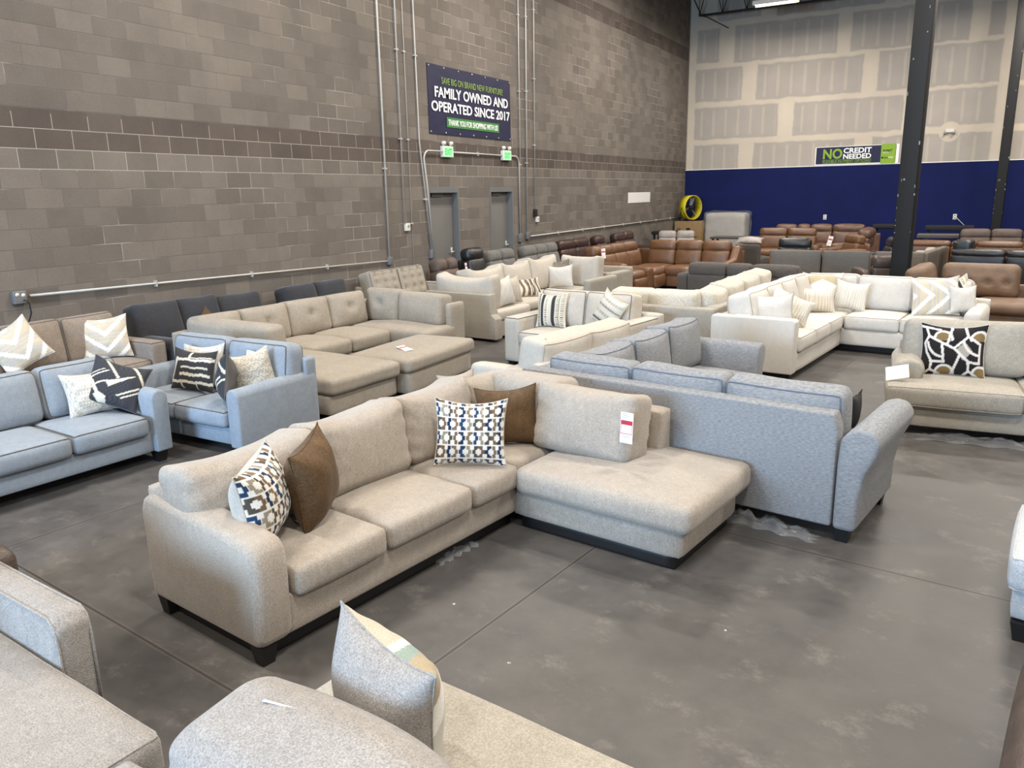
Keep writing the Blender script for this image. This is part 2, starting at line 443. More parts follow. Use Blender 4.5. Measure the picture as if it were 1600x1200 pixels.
_seed = [1]
class Sofa:
    """builds one piece of upholstery in its own plan frame: x right, y away, z up"""
    def __init__(s, name, label, cat, ox, oy, rot, mat, pipe=None, group=None, oz=0):
        s.o = empty(name, label, cat, (ox, oy, oz), rot, group); s.mat = mat; s.pipe = pipe
        s.M = Matrix.Translation((ox, oy, oz)) @ Matrix.Rotation(R(rot), 4, 'Z'); s.rot = rot
    def W(s, x, y, z=0): return s.M @ Vector((x, y, z))
    def soft(s, part, x0, x1, y0, y1, z0, z1, r=.04, puff=(0, 0, 0), n=10, mat=None, amp=0, pipe=False, face=None, lean=0, tuft=None, sag=0, ears=0, pr=.0055, parent=None, yaw=0, gather=0):
        """face: None (axis aligned) or plan angle in degrees that the cushion's front points to; lean tips its top backwards"""
        _seed[0] += 1; seed = _seed[0]
        c = ((x0 + x1) / 2, (y0 + y1) / 2, (z0 + z1) / 2)
        sx, sy, sz = x1 - x0, y1 - y0, z1 - z0
        if face is not None and face % 180 == 0: sx, sy = sy, sx
        h = (sx / 2, sy / 2, sz / 2)
        U, F = cube_grid(n)
        V = soft_map(U, h, r, puff, amp, seed, tuft, sag, ears, gather)
        # local front of a facing cushion is -y
        ang = 0 if face is None else R(face + 90)
        Rm = np.array(Matrix.Rotation(ang + R(yaw), 3, 'Z')) @ np.array(Matrix.Rotation(R(-lean), 3, 'X'))
        off = np.array(c)
        V2 = V @ Rm.T + off
        o = link_mesh(part, V2, F, mat or s.mat, parent or s.o)
        if pipe:
            if face is None: loops = [(2, 1), (2, -1)]
            else: loops = [(1, -1), (1, 1)]
            allp = []
            m = 12
            tt = np.linspace(-1, 1, m + 1)[:-1]; tt = np.sign(tt) * (1 - (1 - np.abs(tt)) ** 1.7)
            for ax, sg in loops:
                L = []
                a, b = [i for i in range(3) if i != ax]
                for q in range(4):
                    for t in tt:
                        p = [0, 0, 0]; p[ax] = sg
                        if q == 0: p[a], p[b] = t, -1
                        if q == 1: p[a], p[b] = 1, t
                        if q == 2: p[a], p[b] = -t, 1
                        if q == 3: p[a], p[b] = -1, -t
                        L.append(p)
                Q = soft_map(np.array(L, float), h, r, puff, amp, seed, tuft, sag, ears) @ Rm.T + off
                allp.append(tube(Q, pr, True, 5))
            for v, f in allp: link_mesh('piping', v, f, s.pipe or M['pipe_dark'], o)
        return o
    def base(s, x0, x1, y0, y1, z0, z1, r=.025, mat=None, part='frame', amp=0):
        return s.soft(part, x0, x1, y0, y1, z0, z1, r, n=6, mat=mat, amp=amp)
    def panel(s, x0, x1, y0, y1, z0, z1, r=.025, mat=None, part='back_panel'):
        return s.soft(part, x0, x1, y0, y1, z0, z1, r, n=8, mat=mat, amp=.002)
    def seat(s, x0, x1, y0, y1, z0=.27, z1=.43, pipe=False, crown=.025, r=.045, mat=None, part='seat_cushion', n=10, amp=.004):
        return s.soft(part, x0 + .004, x1 - .004, y0 + .004, y1 - .004, z0, z1, r, (.012, .012, crown), n, mat, amp, pipe)
    def back(s, x0, x1, y0, y1, z0, z1, face, lean=8, pipe=False, puff=.05, r=.06, mat=None, tuft=None, amp=.006, sag=.01, ears=.0, part='back_cushion', n=12, yaw=0, gather=0):
        return s.soft(part, x0, x1, y0, y1, z0, z1, r, (.012, puff, .012), n, mat, amp, pipe, face, lean, tuft, sag, ears, yaw=yaw, gather=gather)
    def arm(s, x0, x1, y0, y1, z0, z1, r=.05, mat=None, pipe=False, puff=(0, 0, .01)):
        return s.soft('arm', x0, x1, y0, y1, z0, z1, r, puff, 10, mat, .002, pipe)
    def prof(s, part, pts, axis, a0, a1, bevel=.02, mat=None, parent=None, seg=3):
        """extrude a profile (plan axis, z) along x or y"""
        n = len(pts); V = []
        for a in (a0, a1):
            for (q, z) in pts: V.append((a, q, z) if axis == 'x' else (q, a, z))
        F = [tuple(range(n)), tuple(range(n, 2 * n))[::-1]] + [(i, i + n, (i + 1) % n + n, (i + 1) % n) for i in range(n)]
        o = link_mesh(part, V, F, mat or s.mat, parent or s.o)
        bm = bmesh.new(); bm.from_mesh(o.data); bmesh.ops.recalc_face_normals(bm, faces=bm.faces)
        es = [e for e in bm.edges if e.calc_face_angle(0) > .6]
        bmesh.ops.bevel(bm, geom=es, offset=bevel, segments=seg, profile=.5, affect='EDGES', clamp_overlap=True)
        for f in bm.faces: f.smooth = True
        bm.to_mesh(o.data); bm.free()
        return o
    def legs(s, pts, h=.1, w=.05, mat=None):
        for x, y in pts:
            V, F = boxvf(x - w, x + w, y - w, y + w, 0, h)
            V = [(x + (vx - x) * (.7 if vz == 0 else 1), y + (vy - y) * (.7 if vz == 0 else 1), vz) for vx, vy, vz in V]
            link_mesh('leg', V, F, mat or M['leg'], s.o, smooth=False)

def arc(cx, cz, r, a0, a1, n=8):
    return [(cx + r * math.cos(R(a0 + (a1 - a0) * i / n)), cz + r * math.sin(R(a0 + (a1 - a0) * i / n))) for i in range(n + 1)]

# ------------------------------------------------------------------ pillows
def mixc(a, b, t):
    a, b = np.array(a), np.array(b); return a + (b - a) * t[..., None]
C = srgb
def pat_geo(u, v):
    """interlocking notched links in navy, brown, taupe and grey on white"""
    white = np.array(C('#dedad2')); pal = np.array([C('#1f3350'), C('#6d5a49'), C('#4f4a42'), C('#8f8777'), C('#28405f'), C('#7a6852')])
    cw, ch = .36, .42
    row = np.floor((v + 5) / ch); gx = (u + 5) / cw + .5 * (row % 2)
    col = np.floor(gx); lx = (gx - col - .5) * 2; ly = ((v + 5) / ch - row - .5) * 2
    c1 = .46 + .24 * (np.abs(ly) < .34)           # notched outline of each bar
    bar = (np.abs(np.abs(lx) - c1) < .25) & (np.abs(ly) < .90)
    cap = (np.abs(np.abs(ly) - .72) < .17) & (np.abs(lx) < .60) & (lx * np.where((col + row) % 2 == 0, 1, -1) > -.15)
    m = bar | cap
    side = (lx > 0).astype(int); idx = ((col * 2 + side) * 5 + row * 3) % 6
    c = pal[idx.astype(int)]
    return np.where(m[..., None], c, white)
def pat_chev(u, v, horiz=False):
    if horiz: u, v = v, -u
    rs = np.random.RandomState(3)
    base = mixc(C('#c9bda6'), C('#b8b4ae'), .5 + .5 * np.sin(v * 23 + np.sin(v * 7) * 3))
    base = base * (1 + .06 * np.sin(v * 71 + u * 2))[..., None]
    t = np.abs(u) * .95 - v
    t = t + .025 * np.sin(u * 60)
    f = np.mod(t + .25, .78)
    return np.where((f < .24)[..., None], np.array(C('#f0ede6')), base)
def pat_bars(u, v):
    dark, cream = np.array(C('#3a3838')), np.array(C('#cfc7b6'))
    w = .02 * np.sin(u * 9) + .01 * np.sin(u * 31)
    vv = v + w; m = np.zeros(u.shape, bool)
    m |= (np.abs(vv - .52) < .07) & (u > -.75)
    m |= (np.abs(vv - .12) < .05) & (u > -.4) & (u < .8)
    m |= (np.abs(vv + .22) < .07) & (u > -.45) & (u < .9)
    m |= (np.abs(vv + .60) < .07) & (u > -.9)
    m |= (np.abs(vv - .66) < .03) & (u > -.1) & (u < .9)
    m |= (np.abs(u + .1) < .05) & (v > .5)
    m |= (np.abs(u + .45 + .15 * v) < .05) & (v < -.5)
    m |= (np.abs(u - .35) < .04) & (v < -.6)
    m |= (np.abs(u + .8 - .2 * v) < .09) & (v < .5) & (v > -.7)
    n = np.sin(u * 160 + np.sin(v * 90) * 2) * np.sin(v * 140)
    d = dark * (1 + .35 * n)[..., None]
    return np.where(m[..., None], cream * (1 + .08 * n)[..., None], d)
def pat_bolt(u, v):
    dark, cream = np.array(C('#3c3d42')), np.array(C('#d2cab9'))
    a = u * .8 + v * .6; b = -u * .6 + v * .8
    m = np.zeros(u.shape, bool)
    m |= (np.abs(a - .15) < .05) & (b > .1)
    m |= (np.abs(a - .9) < .05)
    m |= (np.abs(b) < .1 * (1 - (a + .1))) & (a < .75) & (a > -.3)
    m |= (np.abs(b + .18 * np.sin(a * 3)) < .035) & (a < -.2)
    m |= (np.abs(b - .55) < .03) & (a < 0); m |= (np.abs(b - .68) < .02) & (a < -.1)
    m |= (np.abs(b + .55) < .035) & (a > -.2) & (a < .7); m |= (np.abs(b + .7) < .03) & (a > -.1) & (a < .8)
    m |= (np.abs(a + .75) < .06) & (b < .4)
    m |= (a + .45 * np.abs(b + .45) < -.55) & (a > -.9) & (b < -.2)
    n = np.sin(u * 150 + np.sin(v * 90) * 2) * np.sin(v * 150)
    return np.where(m[..., None], cream, dark * (1 + .35 * n)[..., None])
def pat_speck(u, v):
    n = np.sin(u * 90 + 3 * np.sin(v * 23)) * np.sin(v * 60 + 2 * np.sin(u * 31))
    return mixc(C('#9d968b'), C('#d9d3c8'), np.clip(.65 + .6 * n, 0, 1))
def pat_silver(u, v):
    n = np.sin(u * 14 + 3 * np.sin(v * 9)) * np.sin(v * 40 + 2 * np.sin(u * 21))
    return mixc(C('#7c776f'), C('#cfc9bd'), np.clip(.55 + .5 * n + .3 * np.abs(v), 0, 1))
def pat_mosaic(u, v):
    """black field cut up by pale lines with tan half discs and one grey diamond"""
    px, py = 975 + 285 * u, 530 - 235 * v
    W_ = np.array(C('#d5d0ca')); K = np.array(C('#242222')); T_ = np.array(C('#7d6845')); G = np.array(C('#a39a90'))
    c = np.broadcast_to(K, u.shape + (3,)).copy()
    dia = (np.abs(px - 1070) / 75 + np.abs(py - 535) / 85) < 1
    c[dia] = G
    for cx, cy, r, up in ((890, 425, 66, 1), (1195, 425, 60, 1), (915, 745, 66, 1), (1225, 740, 62, 1)):
        d = np.hypot(px - cx, (py - cy) * 1.0); h = py < cy + 22
        c[(d < r) & h] = T_; c[(np.abs(d - r - 9) < 11) & h] = W_
    for cx, cy, r, lo in ((1215, 415, 155, 1), (900, 445, 150, 1)):
        d = np.hypot(px - cx, py - cy); c[(np.abs(d - r) < 11) & (px < cx - 5) & (py > cy + 20)] = W_
    seg = [((735, 330), (762, 410)), ((762, 410), (722, 480)), ((762, 410), (985, 515)), ((985, 515), (1110, 625)), ((1110, 625), (1120, 715)), ((1120, 715), (1070, 770)), ((1120, 715), (1200, 770)),
           ((985, 515), (1098, 400)), ((1098, 400), (1072, 300)), ((1098, 400), (1215, 475)), ((1215, 475), (1215, 640)), ((1215, 640), (1120, 632)), ((962, 300), (930, 470)),
           ((880, 468), (905, 640)), ((905, 640), (790, 638)), ((1035, 570), (972, 770)), ((800, 638), (792, 712)), ((792, 712), (735, 762)), ((792, 712), (880, 765)), ((722, 480), (745, 560)), ((745, 560), (800, 638)), ((700, 330), (860, 335))]
    for (x0, y0), (x1, y1) in seg:
        dx, dy = x1 - x0, y1 - y0; t = np.clip(((px - x0) * dx + (py - y0) * dy) / (dx * dx + dy * dy), 0, 1)
        c[np.hypot(px - x0 - t * dx, py - y0 - t * dy) < 11] = W_
    return c
def pat_ticks(u, v):
    base = np.broadcast_to(np.array(C('#cfc8b8')), u.shape + (3,)).copy()
    for c0, w, col in ((-.5, .1, '#3b3b3f'), (.25, .1, '#3b3b3f'), (-.75, .02, '#6d6558'), (-.12, .03, '#e4dfd4'), (.6, .02, '#6d6558')):
        base[np.abs(u - c0) < w] = C(col)
    tick = ((np.abs(u + .75) < .08) | (np.abs(u + .22) < .08) | (np.abs(u - .52) < .08) | (np.abs(u - .82) < .1)) & (np.mod(v * 9, 1) < .35)
    base[tick] = C('#6d6558'); return base
def pat_bands(u, v):
    base = np.broadcast_to(np.array(C('#cbc5b8')), u.shape + (3,)).copy()
    base[np.abs(v - .15) < .03] = C('#45464a'); base[np.abs(v + .75) < .06] = C('#45464a')
    base[(np.abs(np.mod(v + .05, .42) - .21) < .09) & (np.mod(u * 11, 1) < .35)] = C('#6f6a63'); return base
def pat_fine(u, v):
    f = np.sin(u * 46 + .5 * np.sin(v * 4)) * .7 + .5 * np.sin(u * 83 + v * 2) + .3 * np.sin(v * 30 + u * 20)
    return mixc(C('#b3aa9b'), C('#dedad0'), np.clip(.72 + .45 * f, 0, 1))
def pat_wave(u, v):
    f = np.sin((np.abs(u) * 3 + v * 5))
    return mixc(C('#b7a98d'), C('#ece7dd'), np.clip(.5 + f * 1.6, 0, 1))
def pat_scale(u, v):
    row = np.floor(v * 8); x = np.mod(u * 6 + .5 * (row % 2), 1) - .5; y = np.mod(v * 8, 1) - .5
    return mixc(C('#2e2a27'), C('#b5a996'), (np.abs(y + x * x * 2) < .22).astype(float))
def pat_stripe(u, v):
    f = np.sin(u * 22 + .8 * np.sin(v * 4)); g = np.sin(u * 51)
    c = mixc(C('#6b5d50'), C('#d8d2c5'), np.clip(.55 + f * 1.8, 0, 1)); return np.where((g > .9)[..., None], np.array(C('#3e3834')), c)
def pat_swoosh(u, v):
    f = v * .8 + .5 * np.sin(u * 2.5)
    c = np.broadcast_to(np.array(C('#d9d6cf')), u.shape + (3,)).copy()
    c[(f > .05) & (f < .35)] = C('#a3977f'); c[(f > .35) & (f < .62)] = C('#8a9a94'); c[f < -.35] = C('#b9b6ac'); c[f > .8] = C('#b9afa0'); return c

def pillow(label, pos, az, lean=12, roll=0, w=.46, h=.46, T=.17, pat=None, mat=None, back=None, name='throw_pillow', n=None, ears=.06, pipe=None, bottom=True, group=None):
    """pos: bottom centre in the world; az: plan direction its front faces"""
    n = n or (44 if pat else 22)
    t = np.linspace(-1, 1, n + 1); t = np.sign(t) * (1 - (1 - np.abs(t)) ** 1.25)
    u, v = np.meshgrid(t, t, indexing='ij')
    _seed[0] += 1; rs = np.random.RandomState(_seed[0])
    pin = ears
    X = w / 2 * u * (1 - pin * 1.6 * (1 - v ** 2) * u ** 2); Y = h / 2 * v * (1 - pin * 1.6 * (1 - u ** 2) * v ** 2)
    prof = (np.clip(1 - np.abs(u) ** 2.4, 0, 1) ** .62) * (np.clip(1 - np.abs(v) ** 2.4, 0, 1) ** .62)
    Z = T / 2 * prof
    Q = np.stack([X, Y, Z * 0], -1).reshape(-1, 3)
    wr = wrinkle(Q, .010, _seed[0], 16).reshape(u.shape) * np.clip(prof * 3, 0, 1)
    edge = (np.maximum(np.abs(u), np.abs(v)) ** 3)
    wr2 = .004 * np.sin(u * 17 + rs.rand() * 6) * edge * np.clip(prof * 5, 0, 1)
    droop = -.02 * (1 - u ** 2) * np.clip(v, 0, 1)
    Y = Y + droop
    N = n + 1
    front = np.stack([X, Y, Z + wr + wr2], -1).reshape(-1, 3); bk = np.stack([X, Y, -Z + wr * .6], -1).reshape(-1, 3)
    idx = np.arange(N * N).reshape(N, N); V = list(front); bmap = {}
    for i in range(N):
        for j in range(N):
            if i in (0, n) or j in (0, n): bmap[(i, j)] = idx[i, j]
            else: bmap[(i, j)] = len(V); V.append(bk[idx[i, j]])
    F, fm = [], []
    for i in range(n):
        for j in range(n):
            F.append((idx[i, j], idx[i + 1, j], idx[i + 1, j + 1], idx[i, j + 1])); fm.append(0)
            F.append((bmap[i, j + 1], bmap[i + 1, j + 1], bmap[i + 1, j], bmap[i, j])); fm.append(1)
    fmat = mat or M['pattern']
    a, L, ro = R(az), R(lean), R(roll)
    nrm = Vector((math.cos(a), math.sin(a), 0)); up = Vector((0, 0, 1)); rt = up.cross(nrm)
    n2 = nrm * math.cos(L) + up * math.sin(L); u2 = up * math.cos(L) - nrm * math.sin(L)
    r3 = rt * math.cos(ro) + u2 * math.sin(ro); u3 = u2 * math.cos(ro) - rt * math.sin(ro)
    half = h / 2 * abs(math.cos(ro)) + w / 2 * abs(math.sin(ro)) * .85
    c = Vector(pos) + u2 * half * (1 if bottom else 0)
    o = link_mesh(name, V, F, fmat, None, mats=[back or (mat or M['white'])], fmat=fm)
    o.matrix_world = Matrix(((r3.x, u3.x, n2.x, c.x), (r3.y, u3.y, n2.y, c.y), (r3.z, u3.z, n2.z, c.z), (0, 0, 0, 1)))
    if pat:
        at = o.data.color_attributes.new('pattern', 'FLOAT_COLOR', 'POINT')
        cols = pat(u, v).reshape(-1, 3); cols = np.concatenate([cols, np.ones((len(cols), 1))], 1)
        full = np.ones((len(V), 4)); full[:len(cols)] = cols
        at.data.foreach_set('color', full.ravel())
    # seam cord round the edge
    ring = [(i, 0) for i in range(0, n)] + [(n, j) for j in range(0, n)] + [(i, n) for i in range(n, 0, -1)] + [(0, j) for j in range(n, 0, -1)]
    step = 2 if n > 30 else 1
    pts = [V[idx[i, j]] for i, j in ring][::step]
    v2, f2 = tube(pts, .0035, True, 4)
    link_mesh('seam', v2, f2, pipe or back or (mat or M['white']), o)
    return tag(o, label, 'pillow', group)

def price_tag(label, pos, az, w=.10, h=.19, lean=10, roll=0, red=True):
    """swing ticket: white card, red price band"""
    a, L, ro = R(az), R(lean), R(roll)
    nrm = Vector((math.cos(a), math.sin(a), 0)); up = Vector((0, 0, 1)); rt = up.cross(nrm)
    n2 = nrm * math.cos(L) + up * math.sin(L); u2 = up * math.cos(L) - nrm * math.sin(L)
    r3 = rt * math.cos(ro) + u2 * math.sin(ro); u3 = u2 * math.cos(ro) - rt * math.sin(ro)
    V, F = boxvf(-w / 2, w / 2, -h / 2, h / 2, -.0015, .0015)
    o = link_mesh('price_tag', V, F, M['card'], None, smooth=False)
    c = Vector(pos)
    o.matrix_world = Matrix(((r3.x, u3.x, n2.x, c.x), (r3.y, u3.y, n2.y, c.y), (r3.z, u3.z, n2.z, c.z), (0, 0, 0, 1)))
    if red:
        V, F = boxvf(-w * .46, w * .46, h * .10, h * .24, .0016, .0028)
        link_mesh('price_band', V, F, M['red'], o, smooth=False)
        fr = [boxvf(-w * .46, w * .46, -h * .2, -h * .18, .0016, .0026), boxvf(-w * .46, -w * .43, -h * .2, h * .1, .0016, .0026), boxvf(w * .43, w * .46, -h * .2, h * .1, .0016, .0026)]
        v, f = merge(fr); link_mesh('price_frame', v, f, M['red'], o, smooth=False)
        ln = [boxvf(-w * .4, w * (.1 + .06 * (i % 3)), h * (.44 - i * .055), h * (.455 - i * .055), .0016, .0024) for i in range(3)]
        ln += [boxvf(-w * .3, w * .3, -h * (.27 + i * .05), -h * (.255 + i * .05), .0016, .0024) for i in range(2)]
        v, f = merge(ln); link_mesh('small_print', v, f, M['ink'], o, smooth=False)
    return tag(o, label, 'price tag')

def text_mesh(name, body, x0, x1, z0, z1, mat, parent, mat4, depth=.003, bold=.0, shear=0):
    """lettering fitted into a rectangle of its sign's own plane"""
    cu = bpy.data.curves.new(name, 'FONT'); cu.body = body; cu.extrude = depth / 2; cu.offset = bold; cu.shear = shear; cu.resolution_u = 3
    t = bpy.data.objects.new(name, cu); COL.objects.link(t)
    dg = bpy.context.evaluated_depsgraph_get(); me = bpy.data.meshes.new_from_object(t.evaluated_get(dg))
    bpy.data.objects.remove(t, do_unlink=True); bpy.data.curves.remove(cu)
    co = np.zeros(len(me.vertices) * 3); me.vertices.foreach_get('co', co); co = co.reshape(-1, 3)
    mn, mx = co.min(0), co.max(0)
    s = np.array([(x1 - x0) / (mx[0] - mn[0]), (z1 - z0) / (mx[1] - mn[1]), 1.0])
    co = (co - np.array([mn[0], mn[1], 0])) * s + np.array([x0, z0, 0])
    co = np.array([list(mat4 @ Vector(c)) for c in co])
    me.vertices.foreach_set('co', co.ravel()); me.update()
    me.materials.clear(); me.materials.append(mat)
    o = bpy.data.objects.new(name, me); COL.objects.link(o); o.parent = parent
    return o
# ------------------------------------------------------------------ the setting
YF = 27.4924
struct(box('floor', -.3, 20.2, -8.3, YF + .3, -.2, 0, M['floor']))
struct(box('ceiling', -.3, 20.2, -8.3, YF + .3, 8.9, 9.1, M['roof']))
# left wall with two real door openings
D1, D2, DH = (11.95, 12.97), (14.13, 15.12), 2.2352
def wall_left():
    parts = [boxvf(-.3, 0, -8.3, D1[0], 0, 8.9), boxvf(-.3, 0, D1[1], D2[0], 0, DH), boxvf(-.3, 0, D1[0], YF, DH, 8.9) , boxvf(-.3, 0, D2[1], YF, 0, DH)]
    v, f = merge(parts); struct(link_mesh('wall_left', v, f, M['blockwall'], smooth=False))
wall_left()
o = struct(box('wall_far', -.3, 20.2, 0, .3, 0, 8.9, M['boardwall'])); o.location.y = YF
struct(box('trim_1', 0, 20, YF - .012, YF - .001, 2.755, 2.775, M['whitep']))
struct(box('trim_2', .001, .02, YF - .03, YF - .001, 2.78, 8.9, M['sidewall']))
struct(box('wall_right', 20.0, 20.3, -8.3, YF, 0, 8.9, M['sidewall']))
bw = merge([boxvf(-.3, 1.2, -8.3, -8, 0, 8.9), boxvf(9.2, 20.3, -8.3, -8, 0, 8.9), boxvf(1.2, 9.2, -8.3, -8, 4.0, 8.9), boxvf(1.2, 9.2, -8.3, -8, 0, .6)])
struct(link_mesh('wall_back', bw[0], bw[1], M['sidewall'], smooth=False))
for k in range(4):
    x0 = 1.2 + 2 * k
    fr = struct(link_mesh('window_%d' % (k + 1), *merge([boxvf(x0, x0 + .06, -8.2, -8.1, .6, 4), boxvf(x0 + 1.94, x0 + 2, -8.2, -8.1, .6, 4), boxvf(x0 + .06, x0 + 1.94, -8.2, -8.1, .6, .68), boxvf(x0 + .06, x0 + 1.94, -8.2, -8.1, 3.92, 4)]), M['postblack'], smooth=False))
    box('pane', x0 + .06, x0 + 1.94, -8.155, -8.145, .68, 3.92, M['glass'], fr)
for k, (a, b) in enumerate((D1, D2)):
    d = struct(box('door_%d' % (k + 1), -.17, -.12, a + .05, b - .05, .01, DH - .10, M['doorgrey'], bevel=.002))
    v, f = merge([boxvf(-.19, .012, a, a + .05, 0, DH), boxvf(-.19, .012, b - .05, b, 0, DH), boxvf(-.19, .012, a + .05, b - .05, DH - .10, DH),
                  boxvf(-.3, -.19, a, b, 0, DH)])
    link_mesh('door_frame', v, f, M['framegrey'], d, smooth=False)
    v, f = merge([tube([(-.12, b - .13, 1.02), (-.06, b - .13, 1.02), (-.06, b - .25, 1.02)], .012, False, 8), boxvf(-.121, -.112, b - .16, b - .10, .94, 1.10)])
    link_mesh('door_handle', v, f, M['steel'], d)
    v, f = merge([boxvf(-.125, -.085, a + .25, a + .62, DH - .17, DH - .11)])
    link_mesh('door_closer', v, f, M['framegrey'], d, smooth=False)

# conduits and boxes on the block wall
def conduit(label, pts, r=.014, group=None):
    v, f = tube(pts, r, False, 8)
    o = link_mesh('conduit', v, f, M['steel'], None)
    # strap clips
    cl = []
    for a, b in zip(pts[:-1], pts[1:]):
        a, b = Vector(a), Vector(b); L = (b - a).length; k = int(L // 1.6)
        for i in range(1, k + 1):
            c = a.lerp(b, i / (k + 1)); d = (b - a).normalized()
            q = Vector((0, d.z, -d.y)) if True else d
            lo, hi = c - q * .035 - d * .012, c + q * .035 + d * .012
            cl.append(boxvf(.002, c.x + r * 1.15, min(lo.y, hi.y), max(lo.y, hi.y), min(lo.z, hi.z), max(lo.z, hi.z)))
    for v, f in cl: link_mesh('clip', v, f, M['steel'], o, smooth=False)
    return tag(o, label, 'conduit', group)
X = .03
conduit('long thin steel conduit running level along the block wall from the left outlet box', [(X, 4.64, 1.155), (X, 10.66, 1.02)])
conduit('upright steel conduit left of the wall controls, first and nearest one', [(X, 10.74, 8.7), (X, 10.72, 4.0), (X, 10.70, 1.08)], .017)
conduit('upright conduit that ends at the white wall control left of the doors', [(X, 11.21, 8.7), (X, 11.18, 1.62)], .012)
conduit('thin dark upright cable just right of the white wall control', [(X * .6, 11.42, 8.7), (X * .6, 11.40, .2)], .006)
conduit('tall conduit just left of the first door running up past the banner', [(X, 11.69, 8.7), (X, 11.72, 3.0), (X + .01, 11.95, 1.05)], .012)
pts = [(X + .025, 11.98, 1.05), (X + .025, 11.86, 2.3), (X + .025, 11.80, 2.72)] + [(X + .025, 11.95 + .15 * math.cos(R(a)), 2.72 + .15 * math.sin(R(a))) for a in (165, 145, 120, 100)] + [(X + .025, 12.4, 2.872)]
conduit('bent conduit rising by the first door to the left exit sign', pts, .016)
conduit('level conduit between the two exit signs', [(X, 12.72, 2.868), (X, 14.62, 2.868)], .016)
pts = [(X, 14.95, 2.868), (X, 15.2, 2.868)] + [(X, 15.2 + .16 * math.sin(R(a)), 2.71 + .16 * math.cos(R(a))) for a in (20, 45, 70, 88)] + [(X, 15.37, 1.2)]
conduit('bent conduit dropping from the right exit sign beside the second door', pts, .016)
conduit('tall upright conduit above the right exit sign corner', [(X, 15.43, 8.7), (X, 15.41, 1.2)], .012)
conduit('upright conduit right of the second door ending at a grey box', [(X, 15.79, 8.7), (X, 15.70, 1.25)], .016)
conduit('upright conduit that feeds the black and white wall control', [(X, 16.14, 8.7), (X, 16.09, 1.74)], .012)
conduit('level conduit along the wall toward the far corner behind the recliners', [(X, 15.85, 1.15), (X, 27.3, 1.19)], .016)
def wallbox(name, label, cat, y, z, w=.1, h=.12, d=.06, mat='greybox'):
    o = box(name, .0, d, y - w / 2, y + w / 2, z - h / 2, z + h / 2, M[mat], bevel=.006); return tag(o, label, cat)
o = wallbox('outlet_box', 'grey twin outlet box with a black plug at the long conduit left end', 'outlet', 4.53, 1.15, .13, .13)
for dy, dz in ((-.03, .03), (.03, .02)):
    v, f = tube([(.058, 4.53 + dy, 1.15 + dz), (.064, 4.53 + dy, 1.15 + dz)], .02, False, 12); link_mesh('socket', v, f, M['plastic'], o)
v, f = tube([(.06, 4.56, 1.12), (.09, 4.56, 1.12), (.09, 4.59, 1.08), (.08, 4.60, .98), (.07, 4.57, .9), (.06, 4.56, .86)], .007, False, 6)
tag(link_mesh('power_cord', v, f, M['black'], None), 'short black cord plugged into the left outlet box', 'cord')
wallbox('junction_box', 'small grey junction box where the long conduit meets the first upright', 'box', 10.70, 1.02, .11, .13)
o = wallbox('thermostat', 'white wall control with a dark dial left of the first door', 'thermostat', 11.25, 1.56, .12, .13, .05, 'plastic')
box('display', .05, .056, 11.23, 11.275, 1.555, 1.60, M['ink'], o)
wallbox('junction_box', 'grey junction box beside the first door frame', 'box', 11.96, 1.04, .13, .15)
wallbox('junction_box', 'grey junction box right of the second door, left of its pair', 'box', 15.38, 1.14, .14, .18)
wallbox('junction_box', 'grey junction box right of the second door, right of its pair', 'box', 15.72, 1.17, .13, .16)
wallbox('door_chime', 'black oblong box above the white wall control right of the doors', 'box', 16.10, 1.66, .12, .16, .06, 'black')
o = wallbox('thermostat', 'white wall control below the black box right of the doors', 'thermostat', 16.20, 1.51, .12, .12, .05, 'plastic')
box('display', .05, .056, 16.18, 16.22, 1.50, 1.54, M['ink'], o)
# creased paper notice taped up near the far corner
nn = 14; V = []; F = []
for i in range(nn + 1):
    for j in range(5):
        y = 21.98 + 1.9 * i / nn; z = 1.76 + .30 * j / 4
        V.append((.006 + .006 * abs(math.sin(i * 1.3 + j * .7)), y, z))
for i in range(nn):
    for j in range(4):
        a = i * 5 + j; F.append((a, a + 5, a + 6, a + 1))
V += [(0.001, v[1], v[2]) for v in V[:]]; n0 = (nn + 1) * 5
F += [tuple(k + n0 for k in f)[::-1] for f in F[:]]
tag(link_mesh('paper_sheet', V, F, M['card'], None), 'creased white paper strip taped to the block wall near the far corner', 'paper')

